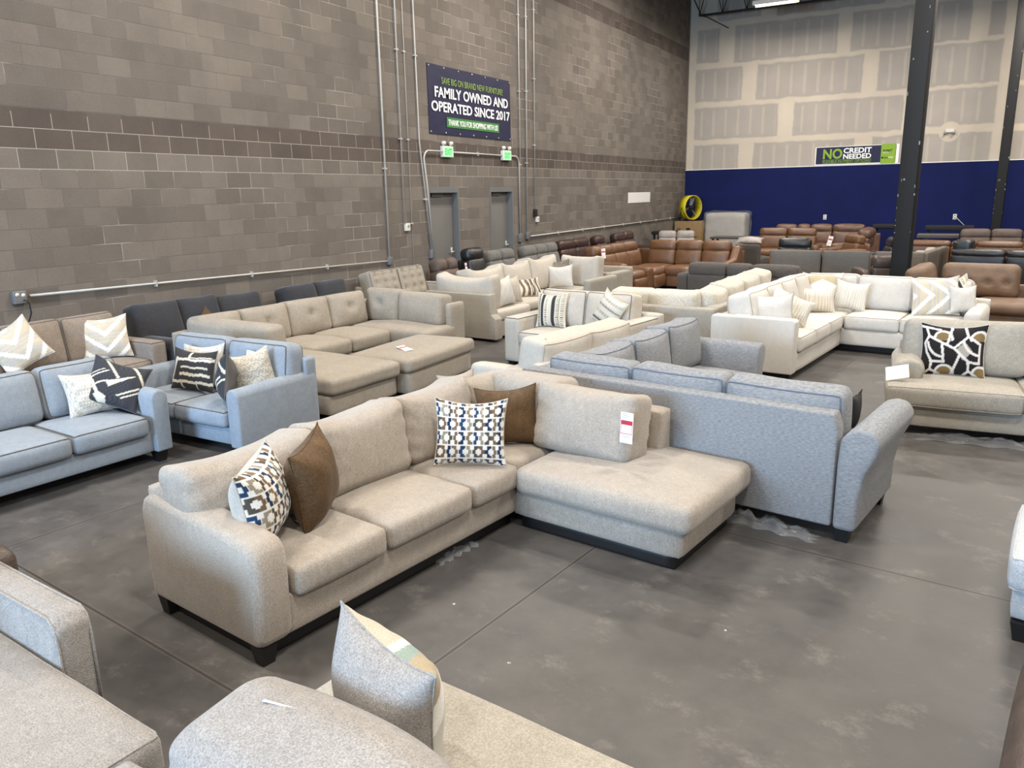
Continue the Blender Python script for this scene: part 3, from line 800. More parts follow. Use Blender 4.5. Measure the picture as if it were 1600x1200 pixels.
# banner
def banner():
    y0, y1, z0, z1 = 12.07, 15.05, 3.172, 4.36
    root = empty('wall_banner', 'navy vinyl banner above the two doors reading family owned and operated since 2017', 'banner', (0, y0, z0))
    nx, nz = 40, 18; V, F = [], []
    def dep(a, b):
        d = .012
        for ca, cb in ((0, 1), (1, 1), (0, 0), (1, 0)):
            da, db = abs(a - ca), abs(b - cb); ang = math.atan2(db, da * 2.5); rr = math.hypot(da * 2.5, db)
            d += .006 * math.sin(ang * 14) * max(0, 1 - rr / .8)
        return d
    for s in (0, 1):
        for i in range(nx + 1):
            for j in range(nz + 1):
                a, b = i / nx, j / nz
                V.append((dep(a, b) - .004 * s, (y1 - y0) * a, (z1 - z0) * b))
    S = (nx + 1) * (nz + 1)
    for i in range(nx):
        for j in range(nz):
            a = i * (nz + 1) + j; q = (a, a + nz + 1, a + nz + 2, a + 1); F.append(q); F.append(tuple(k + S for k in q)[::-1])
    link_mesh('vinyl_sheet', V, F, M['navy'], root)
    mt = Matrix(((0, 0, 1, .022), (1, 0, 0, -y0), (0, 1, 0, -z0), (0, 0, 0, 1)))
    text_mesh('lettering', 'SAVE BIG ON BRAND NEW FURNITURE!', 12.5, 14.72, 4.05, 4.165, M['olive'], root, mt)
    text_mesh('lettering', 'FAMILY OWNED AND', 12.27, 14.93, 3.81, 3.995, M['whitep'], root, mt, bold=.02)
    text_mesh('lettering', 'OPERATED SINCE 2017', 12.15, 15.0, 3.565, 3.745, M['whitep'], root, mt, bold=.02)
    v, f = boxvf(.018, .020, 12.63 - y0, 14.55 - y0, 3.31 - z0, 3.487 - z0)
    link_mesh('green_strip', v, f, M['signgreen'], root, smooth=False)
    text_mesh('lettering', 'THANK YOU FOR SHOPPING WITH US!', 12.68, 14.50, 3.345, 3.45, M['whitep'], root, mt, bold=.01)
    for k in range(7):
        for z in (z0 + .035, z1 - .035):
            y = y0 + .04 + (y1 - y0 - .08) * k / 6
            v, f = tube([(.012, y - y0, z - z0), (.024, y - y0, z - z0)], .014, False, 8); link_mesh('grommet', v, f, M['steel'], root)
banner()

def exit_sign(y, label):
    root = empty('exit_sign', label, 'exit sign', (0, y, 2.77), 0, None)
    b = box('housing', 0, .07, -.17, .17, 0, .20, M['plastic'], root, bevel=.008)
    box('face', .07, .074, -.155, .155, .012, .188, M['exit'], root)
    mt = Matrix(((0, 0, 1, .076), (1, 0, 0, 0), (0, 1, 0, 0), (0, 0, 0, 1)))
    text_mesh('lettering', 'EXIT', -.115, .115, .04, .155, M['exittext'], root, mt, .002, bold=.03)
    for s in (-1, 1):
        v, f = merge([tube([(.035, s * .11, .20), (.035, s * .12, .235)], .012, False, 6), tube([(.02, s * .12, .25), (.08, s * .125, .245)], .038, False, 12)])
        link_mesh('lamp_head', v, f, M['plastic'], root)
exit_sign(12.57, 'lit green exit sign with twin lamps above the left door')
exit_sign(14.79, 'lit green exit sign with twin lamps above the right door')

# credit sign on the far wall
def credit():
    root = empty('wall_sign', 'dark blue no credit needed sign with a lime panel on the far wall', 'sign', (4.24, YF, 2.785))
    y = -.014
    box('backing', 0, 2.42, -.012, 0, 0, .56, M['whitep'], root)
    box('sign_panel', .03, 2.34, -.016, -.012, .03, .545, M['navy'], root)
    mt = Matrix(((1, 0, 0, -4.24), (0, 0, -1, -.018), (0, 1, 0, -2.785), (0, 0, 0, 1)))
    text_mesh('lettering', 'NO', 4.48, 5.05, 2.965, 3.275, M['lime'], root, mt, bold=.03)
    text_mesh('lettering', 'CREDIT', 5.08, 5.89, 3.125, 3.285, M['whitep'], root, mt, bold=.03)
    text_mesh('lettering', 'NEEDED', 5.08, 5.89, 2.955, 3.105, M['whitep'], root, mt, bold=.03)
    text_mesh('lettering', 'FLEXIBLE PAYMENT OPTIONS', 4.50, 5.86, 2.845, 2.925, M['lime'], root, mt)
    fr = [boxvf(.24, 1.65, -.018, -.016, .045, .052), boxvf(.24, 1.65, -.018, -.016, .150, .157), boxvf(.24, .247, -.018, -.016, .052, .15), boxvf(1.643, 1.65, -.018, -.016, .052, .15)]
    v, f = merge(fr); link_mesh('outline', v, f, M['lime'], root, smooth=False)
    box('lime_panel', 1.92, 2.33, -.020, -.016, -.01, .575, M['lime'], root)
    mt2 = mt.copy(); mt2[1][3] = -.021
    text_mesh('lettering', 'snap!', 6.21, 6.47, 3.12, 3.215, M['black'], root, mt2, bold=.02)
    text_mesh('lettering', 'FINANCE', 6.21, 6.38, 3.085, 3.105, M['whitep'], root, mt2)
    text_mesh('lettering', 'Okinus', 6.24, 6.37, 2.925, 2.985, M['black'], root, mt2, bold=.01)
    text_mesh('lettering', 'loop', 6.385, 6.51, 2.925, 2.99, M['whitep'], root, mt2, bold=.02)
    v, f = tube([(6.205 - 4.24, -.022, 2.955 - 2.785), (6.205 - 4.24, -.020, 2.955 - 2.785)], .028, False, 14); link_mesh('emblem', v, f, M['black'], root)
credit()
# emergency lamp, sockets on the far wall
root = empty('emergency_light', 'white twin-head emergency lamp high on the far wall inside a round plaster patch', 'lamp', (7.97, YF, 3.60))
box('housing', -.12, .12, -.07, 0, 0, .10, M['plastic'], root, bevel=.01)
for s in (-1, 1):
    v, f = tube([(s * .10, -.05, -.005), (s * .12, -.10, -.03)], .035, False, 10); link_mesh('lamp_head', v, f, M['ink'], root)
for x, lab in ((4.67, 'white socket plate on the blue wall below the credit sign'), (8.35, 'white socket plate on the blue wall between the two posts')):
    o = tag(box('socket_plate', x - .05, x + .05, YF - .012, YF, 1.08, 1.24, M['plastic'], bevel=.003), lab, 'socket')
    for dz in (1.12, 1.20): box('outlet', x - .018, x + .018, YF - .015, YF - .012, dz - .018, dz + .018, M['ink'], o)
v, f = tube([(8.37, YF - .02, 1.13), (8.40, YF - .05, 1.13), (8.55, YF - .06, .98), (8.72, YF - .05, .82), (8.8, YF - .04, .6)], .008, False, 6)
tag(link_mesh('power_cord', v, f, M['plastic'], None), 'white cord hanging from the socket between the posts', 'cord')

# posts
def post(label, x, y, wd, rot):
    root = empty('steel_post', label, 'post', (x, y, 0), rot)
    box('shaft', -wd / 2, wd / 2, -wd / 2, wd / 2, .012, 8.9, M['postblack'], root, bevel=.012)
    box('base_plate', -wd * .8, wd * .8, -wd * .8, wd * .8, 0, .012, M['postblack'], root)
    rs = random.Random(4); ch = []
    for k in range(16):
        z = rs.choice([rs.uniform(.9, 2.3), rs.uniform(.9, 6)]); a = rs.choice([-wd / 2 + .01, wd / 2 - .02, rs.uniform(-wd * .4, wd * .4)]); h = rs.uniform(.01, .06)
        ch.append(boxvf(a, a + rs.uniform(.006, .03), -wd / 2 - .0008, -wd / 2 + .001, z, z + h))
    v, f = merge(ch); link_mesh('paint_chips', v, f, M['chip'], root, smooth=False)
post('tall black square steel post standing among the recliners, nearer and thicker of the two', 7.635, 15.3, .28, -9)
post('tall black square steel post standing close to the far blue wall', 9.38, 25.9, .24, -5)

# roof joists
def joist(label, y, z, x0, x1, dep=.75):
    root = empty('roof_joist', label, 'roof joist', (x0, y, z))
    L = x1 - x0
    v, f = merge([boxvf(0, L, -.05, -.008, 0, .05), boxvf(0, L, .008, .05, 0, .05)]); link_mesh('bottom_chord', v, f, M['truss'], root, smooth=False)
    v, f = merge([boxvf(-.4, L + .4, -.05, -.008, dep, dep + .06), boxvf(-.4, L + .4, .008, .05, dep, dep + .06)]); link_mesh('top_chord', v, f, M['truss'], root, smooth=False)
    n = int(L / .75); W_ = []
    for k in range(n):
        a = L * k / n; m = L * (k + .5) / n; b = L * (k + 1) / n
        W_.append(tube([(a, 0, .02), (m, 0, dep + .02)], .014, False, 5)); W_.append(tube([(m, 0, dep + .02), (b, 0, .02)], .014, False, 5)); W_.append(tube([(a, 0, .02), (a, 0, dep + .02)], .010, False, 5))
    v, f = merge(W_); link_mesh('web_bars', v, f, M['truss'], root)
joist('black open web roof joist just in front of the far wall', 26.95, 7.56, .45, 19.5, 1.25)
joist('black open web roof joist over the far recliners, second from the far wall', 22.2, 8.05, .45, 19.5)
v, f = merge([tube([(.55, 26.9, 7.58), (.12, 26.3, 8.6)], .02, False, 6), tube([(.62, 26.9, 7.56), (1.3, 27.45, 7.2)], .014, False, 6)])
tag(link_mesh('bridging_bar', v, f, M['truss'], None), 'bent steel bracing bars at the joist end in the far corner', 'brace')

# high-bay lamps
for i, (lx, ly) in enumerate(LAMP_POS):
    zz = LZ if ly < 22 else 7.12
    root = empty('high_bay_lamp', 'linear high bay lamp near the far wall under the roof' if i == 15 else 'linear high bay lamp hanging from the roof outside the view', 'lamp', (lx, ly, zz), 0, None if i == 15 else 'high bay lamps under the roof')
    v, f = merge([boxvf(-.6, .6, -.17, .17, .03, .09), boxvf(-.6, .6, -.19, -.17, -.02, .09), boxvf(-.6, .6, .17, .19, -.02, .09)])
    link_mesh('housing', v, f, M['plastic'], root, smooth=False)
    for s in (-1, 1): box('tube', -.56, .56, s * .09 - .03, s * .09 + .03, -.005, .03, M['lamp'], root)
    v, f = merge([tube([(s * .5, 0, .09), (s * .5, 0, 8.9 - zz)], .004, False, 4) for s in (-1, 1)]); link_mesh('hanger', v, f, M['truss'], root)

# ------------------------------------------------------------------ main sectional in front
def seam_tufts(): pass
s = Sofa('sectional_sofa', 'beige chenille L-shaped sectional with open chaise end in the middle foreground', 'sofa', 4.95, 2.30, -8, M['beige'])
s.base(.05, .90, .03, 2.74, .095, .30, .02)
s.base(.88, 2.05, 1.93, 2.76, .075, .27, .03, part='chaise_base')
s.panel(0, .17, .03, 2.80, .10, .70)
s.panel(.17, 1.56, 2.64, 2.80, .10, .70)
s.prof('arm', [(-.02, .085), (.90, .085), (.925, .14), (.935, .46), (.925, .55), (.885, .605), (.70, .625), (.25, .655), (.06, .665), (0, .645), (-.035, .58), (-.03, .3)], 'y', -.005, .185, .045, seg=4)
s.seat(.18, .955, .195, .79, .275, .435); s.seat(.18, .955, .79, 1.48, .275, .435); s.seat(.18, .955, 1.48, 1.93, .275, .435)
s.seat(.18, .90, 1.93, 2.62, .275, .43)
s.soft('chaise_cushion', .925, 2.12, 1.87, 2.82, .245, .425, .06, (.015, .015, .03), 16, amp=.006)
for a, b, c, ln in ((.02, .80, .83, 10), (.80, 1.48, .85, 10), (1.48, 2.12, .86, 11)):
    s.back(.13, .43, a, b, .42, c, 0, ln, amp=.018, ears=.03, sag=.02, n=26, gather=.009)
s.back(.12, .40, 2.12, 2.60, .42, .84, 0, 10, amp=.014, n=22, gather=.008)
s.back(.34, .92, 2.36, 2.66, .42, .86, -90, 10, amp=.016, n=22, gather=.008)
s.back(.80, 1.53, 2.28, 2.56, .41, .84, -90, 14, amp=.014, n=26, ears=.02, gather=.008)
s.base(.10, .84, .06, 1.96, .0, .095, .01, M['leg'], 'recess_filler'); s.base(.93, 2.01, 1.955, 2.72, .0, .08, .01, M['leg'], 'recess_filler')  # black filler boxes added to make the recess under the sofa dark
s.legs([(.06, .05), (.86, .05), (.08, 2.7)], .1, .045)
S1 = s
price_tag('white swing ticket with red band on the right back cushion of the beige sectional', s.W(1.545, 2.215, .70), -98, .085, .19, 4)
pillow('cream pillow with blue and brown link print leaning by the sectional left arm', s.W(.60, .31, .43), 26, 6, 6, .44, .44, .25, pat_geo, None, M['cream'], n=110)
pillow('brown velvet pillow with a peaked corner beside the printed one on the left seats', s.W(.62, .60, .435), 22, 4, 8, .42, .45, .24, None, M['velvet'])
pillow('white pillow with blue and brown link print standing upright near the sectional corner', s.W(.76, 1.68, .45), -58, 14, -3, .45, .42, .15, pat_geo, None, M['cream'], n=110)
pillow('square brown velvet pillow standing in the corner of the beige sectional', s.W(.68, 2.15, .44), -62, 14, 4, .42, .40, .15, None, M['velvet'])
pillow('beige back pillow slumped over the sectional corner behind the upright printed pillow', s.W(.22, 2.20, .70), -35, 16, 4, .28, .18, .13, None, M['beige'])

# ------------------------------------------------------------------ blue grey sectional behind it
s = Sofa('sectional_sofa', 'blue grey L-shaped sectional with its back to the beige chaise and a flared arm', 'sofa', 5.62, 5.10, -9, M['bluegrey'], M['pipe_blue'])
s.prof('back_panel', [(0, .10), (2.33, .10), (2.33, .70), (2.30, .80), (0, .80)], 'y', 0, .14, .015)
s.base(.05, 2.34, .14, .88, .12, .30); s.base(.05, .88, .88, 2.30, .12, .30)
s.panel(0, .15, .14, 2.44, .11, .78)
fl = [(2.34, .09), (2.47, .09), (2.475, .30), (2.50, .46), (2.555, .58), (2.57, .66), (2.53, .72), (2.46, .735), (2.40, .71), (2.35, .66), (2.34, .5)]
s.prof('arm', fl, 'y', -.005, .90, .03)
s.prof('arm', [(2.27, .10), (2.42, .10), (2.44, .45), (2.50, .6), (2.47, .68), (2.40, .71), (2.31, .69), (2.27, .6)], 'x', .14, .98, .03)
for a, b in ((.16, .86), (.86, 1.60), (1.60, 2.33)): s.seat(a, b, .28, .93, .30, .46, True)
for a, b in ((.95, 1.60), (1.60, 2.26)): s.seat(.3, .93, a, b, .30, .46, True)
for a, b, c in ((.14, .86, .90), (.86, 1.56, .905), (1.56, 2.31, .90)): s.back(a, b, .15, .38, .47, c, 90, 4, True, amp=.012, n=14)
for a, b, c in ((.42, 1.05, .86), (1.05, 1.66, .87), (1.66, 2.28, .90)): s.back(.14, .42, a, b, .45, c, 0, 6, True, amp=.012, ears=.03, n=14)
s.legs([(2.39, .08), (2.40, .82), (.1, .08), (.1, 2.35), (.9, 2.35)], .12, .05)
S2 = s
price_tag('white swing ticket with red band on the last grey cushion beside the far arm', s.W(.36, 2.16, .76), -60, .08, .17, 5, 8)
pillow('black and white fringed pillow lying on the blue grey sectional seat', s.W(1.25, .98, .52), 95, 62, 10, .44, .40, .14, pat_mosaic, None, M['black'])
pillow('dark patterned pillow squeezed against the flared arm of the blue grey sectional', s.W(2.27, .50, .56), 170, 4, 5, .26, .26, .08, pat_mosaic, None, M['black'])

# plastic wrap bunched on the floor
def wrap_film(label, cx, cy, rot, lx, ly, h, seed):
    rs = np.random.RandomState(seed); nx, ny = 26, 10; V, F = [], []
    ph = rs.rand(8) * 6.28
    for i in range(nx + 1):
        for j in range(ny + 1):
            a, b = i / nx * 2 - 1, j / ny * 2 - 1
            z = h * (1 - abs(a) ** 3) * (1 - b * b) * (.55 + .25 * math.sin(a * 13 + ph[0] + b * 3) + .2 * math.sin(b * 11 + a * 21 + ph[1])) + .004
            V.append((a * lx / 2 + .02 * math.sin(b * 8 + ph[2]), b * ly / 2 + .02 * math.sin(a * 15 + ph[3]), max(z, .003)))
    for i in range(nx):
        for j in range(ny):
            a = i * (ny + 1) + j; F.append((a, a + ny + 1, a + ny + 2, a + 1))
    o = link_mesh('plastic_wrap', V, F, M['film'], None); o.location = (cx, cy, 0); o.rotation_euler = (0, 0, R(rot))
    return tag(o, label, 'plastic film')
q = S2.W(1.86, .0); wrap_film('clear plastic film bunched under the back of the blue grey sectional', q.x, q.y, -9, .80, .14, .085, 3)
q = S2.W(2.0, 1.6); 
q = S1.W(.80, 1.42); wrap_film('crumpled clear plastic film under the beige sectional front edge', q.x, q.y, 80, .36, .16, .07, 5)
wrap_film('clear plastic film lying under the cream sofa front on the right', 8.78, 7.27, 3, 1.2, .16, .08, 8)

# ------------------------------------------------------------------ cream sofas behind
s = Sofa('sofa', 'cream two cushion sofa standing back to back with the blue grey sectional', 'sofa', 4.60, 5.95, -10, M['cream'], M['pipe_cream'])
s.base(.0, .86, .18, 1.55, .10, .30); s.panel(.72, .88, .02, 1.70, .1, .66)
s.arm(.0, .80, 0, .18, .1, .58); s.arm(.0, .80, 1.53, 1.71, .1, .58)
for a, b in ((.10, .84), (.84, 1.53)):
    s.seat(-.03, .6, a, b, .29, .44, True)
    s.back(.50, .78, a, b + .04, .43, .84, 180, 8, True, amp=.01, ears=.02)
s.legs([(.08, .1), (.08, 1.6), (.8, .1), (.8, 1.6)])
pillow('ivory fringed pillow poking up at the near end of the cream sofa', s.W(.55, .32, .47), 200, 15, 10, .44, .34, .14, pat_speck, None, M['white'])

s = Sofa('loveseat', 'cream loveseat with square arms holding two banded pillows', 'sofa', 3.58, 8.38, -9, M['cream'], M['pipe_dark'])
s.base(.22, 1.52, .04, .92, .05, .29); s.panel(.0, 1.74, .80, .94, .05, .66)
s.arm(0, .235, 0, .88, .04, .60, .035, pipe=True); s.arm(1.50, 1.73, 0, .92, .04, .62, .035, pipe=True)
s.seat(.235, .90, -.03, .66, .27, .44, True); s.seat(.90, 1.50, -.03, .66, .27, .44, True)
s.back(.20, .88, .50, .80, .43, .90, -90, 10, True, puff=.06); s.back(.88, 1.52, .50, .80, .43, .90, -90, 10, True, puff=.06)
s.legs([(.08, .08), (1.7, .08)], .05)
pillow('ivory pillow with upright black stripes at the left end of the cream loveseat', s.W(.47, .34, .45), -96, 12, 2, .44, .44, .15, pat_ticks, None, M['white'], n=64)
pillow('ivory pillow with slanted charcoal bands at the right end of the cream loveseat', s.W(1.26, .36, .46), -110, 16, -24, .42, .42, .14, pat_bands, None, M['white'], n=64)

s = Sofa('sectional_sofa', 'cream sectional seen from its low back with fluffy cushions above the panel', 'sofa', 4.50, 9.42, -4, M['sand'])
s.panel(0, 1.47, 0, .17, .05, .69, .02); s.panel(1.29, 1.47, .17, 3.2, .05, .69, .02)
s.base(.03, 1.30, .17, 1.0, .05, .30); s.base(.5, 1.30, 1.0, 3.1, .05, .30)
s.seat(.03, .68, .3, 1.02, .29, .44); s.seat(.68, 1.25, .3, 1.02, .29, .44)
for a, b in ((1.02, 1.7), (1.7, 2.4), (2.4, 3.1)): s.seat(.45, 1.2, a, b, .29, .44)
s.back(.0, .56, .18, .46, .43, .86, 90, 8, mat=M['fuzzy']); s.back(.52, 1.16, .18, .46, .43, .86, 90, 8, mat=M['fuzzy'], amp=.012)
for a, b, c in ((.42, 1.0, .85), (1.0, 1.7, .88), (1.7, 2.4, .88), (2.4, 3.05, .9)): s.back(1.0, 1.30, a, b, .43, c, 180, 8, mat=M['fuzzy'], amp=.014, ears=.02)

s = Sofa('sectional_sofa', 'ivory L-shaped sectional with a square front arm and pale striped pillows', 'sofa', 6.02, 8.98, -7, M['white'], M['pipe_cream'])
s.prof('arm', [(0, .07), (.96, .07), (.97, .66), (.94, .685), (.02, .685), (0, .66)], 'y', 0, .16, .015)
s.base(.06, .965, .16, 3.1, .07, .31); s.base(.95, 2.36, 2.0, 3.05, .09, .31)
s.panel(0, .17, .16, 3.1, .07, .66); s.panel(.17, 2.52, 2.98, 3.12, .09, .66)
s.arm(2.34, 2.54, 2.02, 2.98, .09, .62, .08)
for a, b in ((.165, .78), (.78, 1.40), (1.40, 2.02)): s.seat(.16, 1.0, a, b, .30, .475, True, r=.035)
s.seat(.16, .98, 2.02, 2.96, .30, .475)
for a, b in ((1.0, 1.66), (1.66, 2.34)): s.seat(a, b, 1.98, 2.74, .30, .475, True, r=.035)
for a, b, c in ((.17, .78, .92), (.78, 1.34, .94), (1.34, 1.9, .94), (1.9, 2.45, .95)): s.back(.14, .44, a, b, .46, c, 0, 12, True, amp=.01, r=.07)
s.back(.30, .98, 2.66, 2.96, .46, .93, -90, 9, True, amp=.01); s.back(.98, 1.66, 2.66, 2.96, .46, .92, -90, 9, True); s.back(1.66, 2.34, 2.66, 2.96, .46, .92, -90, 9, True)
s.legs([(.1, .1), (.88, .1), (2.4, 2.1), (2.4, 2.95), (.1, 3.0)], .08)
s.base(.12, .86, .1, 2.1, 0, .07, .01, M['leg'], 'recess_filler'); s.base(.12, 2.3, 2.1, 2.95, 0, .09, .01, M['leg'], 'recess_filler')  # added black boxes keep the gap below the ivory frame dark
S21 = s
price_tag('white card lying on the square front arm of the ivory sectional', s.W(.34, .09, .688), -97, .16, .09, 88, 0, False)
pillow('plain ivory square pillow nearest the front arm of the ivory sectional', s.W(.60, .34, .475), -78, 10, 3, .48, .44, .15, None, M['white'], pipe=M['pipe_cream'])
pillow('pale striped lumbar pillow tipped over beside the plain one on the ivory sectional', s.W(.72, .74, .49), -62, 25, -28, .52, .34, .16, pat_fine, None, M['white'])
pillow('wide pale striped lumbar pillow in the corner of the ivory sectional', s.W(.58, 2.05, .48), -75, 16, 0, .58, .35, .15, pat_fine, None, M['white'])
pillow('pale striped pillow right of the wide one in the ivory sectional corner', s.W(.99, 2.34, .48), -82, 14, -8, .42, .39, .15, pat_fine, None, M['white'])
pillow('tan and white wavy pillow peeking up behind the wide striped one', s.W(.60, 2.40, .52), -80, 14, 0, .52, .46, .14, pat_wave, None, M['white'])
pillow('beige pillow with thick white zigzags at the right end of the ivory sectional', s.W(1.98, 2.36, .48), -84, 16, 4, .54, .50, .15, lambda u, v: pat_chev(v, -u), None, M['white'], n=64)
pillow('ivory knotted pillow stacked behind the zigzag one', s.W(2.20, 2.60, .52), -70, 12, 20, .38, .40, .14, pat_ticks, None, M['white'])
pillow('white pillow with a dark corner at the far right of the ivory sectional', s.W(2.30, 2.42, .55), -60, 14, 0, .34, .34, .12, None, M['white'])

s = Sofa('sofa', 'cream tweed sofa on the right with a flared arm and a mosaic pillow', 'sofa', 8.12, 7.22, 4, M['sand'], M['pipe_cream'])
s.base(.02, 2.1, .05, .95, .08, .30); s.panel(0, 2.2, .84, 1.0, .1, .70)
s.prof('arm', [(-.02, .10), (.16, .10), (.17, .45), (.20, .55), (.16, .61), (.08, .63), (-.03, .60), (-.07, .53), (-.04, .42)], 'y', .22, .94, .03)
s.prof('arm', [(2.0, .10), (2.18, .10), (2.2, .45), (2.24, .55), (2.18, .61), (2.08, .63), (2.0, .60), (1.98, .5)], 'y', .22, .94, .03)
s.seat(-.10, .92, -.04, .74, .27, .45, True, n=14); s.seat(.92, 1.96, -.04, .74, .27, .45, True)
s.back(.02, .98, .54, .86, .45, .92, -90, 11, amp=.012, n=14); s.back(.98, 1.92, .54, .86, .45, .92, -90, 11, amp=.012, n=14)
s.legs([(.05, .12), (2.1, .12)], .09)
pillow('black, white and tan mosaic pillow on the cream tweed sofa', s.W(.40, .42, .455), -90, 12, 1, .52, .47, .16, pat_mosaic, None, M['white'], n=90)
price_tag('white paper card stuck on the flared arm front of the cream tweed sofa', s.W(-.02, .12, .53), -110, .19, .12, 25, 18, False)

# ------------------------------------------------------------------ left side
s = Sofa('sofa', 'light blue sofa with rounded arms at the left edge, facing right', 'sofa', 1.88, 2.0, -5, M['ltblue'], M['pipe_dark'])
s.base(.08, .84, .05, 1.96, .10, .28); s.panel(0, .14, .02, 2.10, .10, .72)
s.prof('arm', [(1.93, .10), (2.07, .10)] + [(2.0 + .075 * math.cos(R(a)), .54 + .075 * math.sin(R(a))) for a in (0, 30, 60, 90, 120, 150, 180)], 'x', .02, .88, .02)
s.prof('arm', [(-.02, .10), (.14, .10)] + [(.06 + .10 * math.cos(R(a)), .53 + .10 * math.sin(R(a))) for a in (0, 30, 60, 90, 120, 150, 180)], 'x', .02, .88, .02)
for a, b in ((.12, .66), (.66, 1.28), (1.28, 1.89)): s.seat(.22, .90, a, b, .26, .42, True, crown=.02)
for a, b in ((.10, .74), (.74, 1.39), (1.39, 2.03)): s.back(.08, .30, a, b, .40, .83, 0, 10, True, puff=.03, r=.08, amp=.003)
s.legs([(.78, .1), (.78, 2.0), (.1, 2.0)], .1)
pillow('speckled ivory pillow behind the dark woven one on the light blue sofa', s.W(.50, 1.70, .43), -20, 18, 3, .44, .36, .14, pat_speck, None, M['white'])
pillow('dark grey woven pillow with cream strokes slumped by the light blue sofa arm', s.W(.66, 1.78, .43), -35, 30, -24, .44, .40, .15, pat_bolt, None, M['pipe_dark'], n=72)

s = Sofa('loveseat', 'light blue loveseat with rounded arms and four pillows facing the viewer', 'sofa', 1.86, 4.22, -1, M['ltblue'], M['pipe_dark'])
s.base(.10, 1.56, .05, .84, .10, .27); s.panel(.02, 1.64, .78, .92, .10, .72)
def rarm(xc): return [(xc - .065, .10), (xc + .065, .10)] + [(xc + .07 * math.cos(R(a)), .53 + .07 * math.sin(R(a))) for a in (0, 30, 60, 90, 120, 150, 180)]
s.prof('arm', rarm(.09), 'y', .0, .86, .02); s.prof('arm', rarm(1.58), 'y', .0, .90, .02)
s.seat(.18, .84, -.02, .66, .255, .41, True, crown=.02); s.seat(.84, 1.49, -.02, .66, .255, .41, True, crown=.02)
s.back(.10, .83, .58, .80, .40, .86, -90, 9, True, puff=.03, r=.08, amp=.003, yaw=0); s.back(.85, 1.60, .58, .82, .40, .86, -90, 9, True, puff=.03, r=.08, amp=.003)
s.legs([(.12, .1), (1.55, .1), (1.55, .85)], .1)
price_tag('white swing ticket with red band on the back of the light blue loveseat', s.W(1.26, .50, .70), -88, .10, .21, 12, -6)
pillow('ivory bouclé pillow behind the dark barred one on the light blue loveseat', s.W(.66, .44, .42), -78, 16, 3, .44, .40, .14, pat_speck, None, M['white'])
pillow('dark woven pillow with cream bars at the left of the light blue loveseat', s.W(.72, .30, .42), -78, 14, -3, .46, .38, .15, pat_bars, None, M['pipe_dark'], n=72)
pillow('dark woven pillow with a cream arrow turned sideways by the loveseat right arm', s.W(1.30, .16, .42), -132, 8, 12, .42, .40, .17, pat_bolt, None, M['pipe_dark'], n=72)
pillow('silvery velvet pillow standing at the right of the light blue loveseat', s.W(1.44, .38, .42), -30, 8, 10, .36, .40, .17, pat_silver, None, M['white'], n=60)

s = Sofa('sofa', 'taupe tweed sofa against the block wall behind the light blue sofa', 'sofa', .12, 3.25, 0, M['taupe'], M['pipe_dark'])
s.base(.1, .88, .1, 2.05, .1, .30); s.panel(0, .15, .0, 2.2, .1, .78)
s.arm(.02, .92, 2.0, 2.19, .1, .62, .03, pipe=True); s.arm(.02, .92, 0, .19, .1, .62, .03, pipe=True)
for a, b in ((.19, .8), (.8, 1.4), (1.4, 2.0)):
    s.seat(.25, .92, a, b, .29, .45, True); s.back(.12, .40, a, b, .44, .93, 0, 9, True, amp=.01)
s.legs([(.82, 2.1)], .1)
pillow('beige and white zigzag pillow by the right arm of the taupe sofa', s.W(.55, 1.74, .46), -30, 14, 2, .48, .46, .15, pat_chev, None, M['white'], n=64)
pillow('beige and white zigzag pillow tipped on its corner at the taupe sofa left', s.W(.55, .84, .47), -25, 18, 28, .46, .46, .15, pat_chev, None, M['white'], n=64)

s = Sofa('sofa', 'charcoal sofa against the block wall with loose square back cushions', 'sofa', .12, 5.50, 0, M['charcoal'])
s.base(.1, .9, .1, 2.2, .08, .30); s.panel(0, .15, 0, 2.25, .08, .66); s.arm(.02, .95, 0, .18, .08, .60, .06)
for a, b in ((.18, .85), (.85, 1.5), (1.5, 2.2)): s.seat(.2, .95, a, b, .29, .44)
for a, b, c, y in ((.02, .60, .95, -6), (.60, 1.16, .94, -4), (1.16, 1.86, .90, 0)): s.back(.14, .40, a, b, .43, c, 0, 15, amp=.014, n=14, yaw=y)
pillow('small tan pillow on the charcoal sofa between its cushions', s.W(.62, .78, .46), -10, 14, 40, .30, .30, .10, None, M['velvet'])
s = Sofa('sofa', 'second charcoal sofa further along the wall with two cushions showing', 'sofa', .12, 7.80, 0, M['charcoal'])
s.base(.1, .9, 0, 1.5, .08, .30); s.panel(0, .15, 0, 1.55, .08, .66); s.seat(.2, .95, .0, .75, .29, .44); s.seat(.2, .95, .75, 1.5, .29, .44)
s.back(.14, .40, .0, .60, .43, .90, 0, 12, amp=.012); s.back(.14, .40, .60, 1.25, .43, .90, 0, 12, amp=.012)

# tufted oatmeal sectional, U-shaped, with its ottoman
s = Sofa('sectional_sofa', 'oatmeal tufted U-shaped sectional with a chaise in front of the charcoal sofa', 'sofa', 1.05, 5.50, -3, M['oat'], M['pipe_cream'])
tf = [(0, .15, .06, .055)]
s.panel(.0, .18, .0, 3.25, .05, .70); s.panel(.18, 1.38, .0, .16, .05, .66); s.panel(.18, 1.5, 3.12, 3.28, .05, .70)
s.base(.1, 1.05, .16, 3.12, .05, .26); s.base(1.05, 2.32, .02, 1.0, .05, .26, part='chaise_base'); s.base(1.0, 1.58, 2.3, 3.2, .05, .26)
s.soft('chaise_cushion', .5, 2.38, .0, 1.02, .25, .42, .055, (.01, .01, .03), 16, amp=.004)
for a, b in ((1.02, 1.68), (1.68, 2.38)): s.seat(.3, 1.08, a, b, .26, .44, crown=.045)
s.seat(.3, 1.60, 2.38, 3.08, .26, .44, crown=.045)
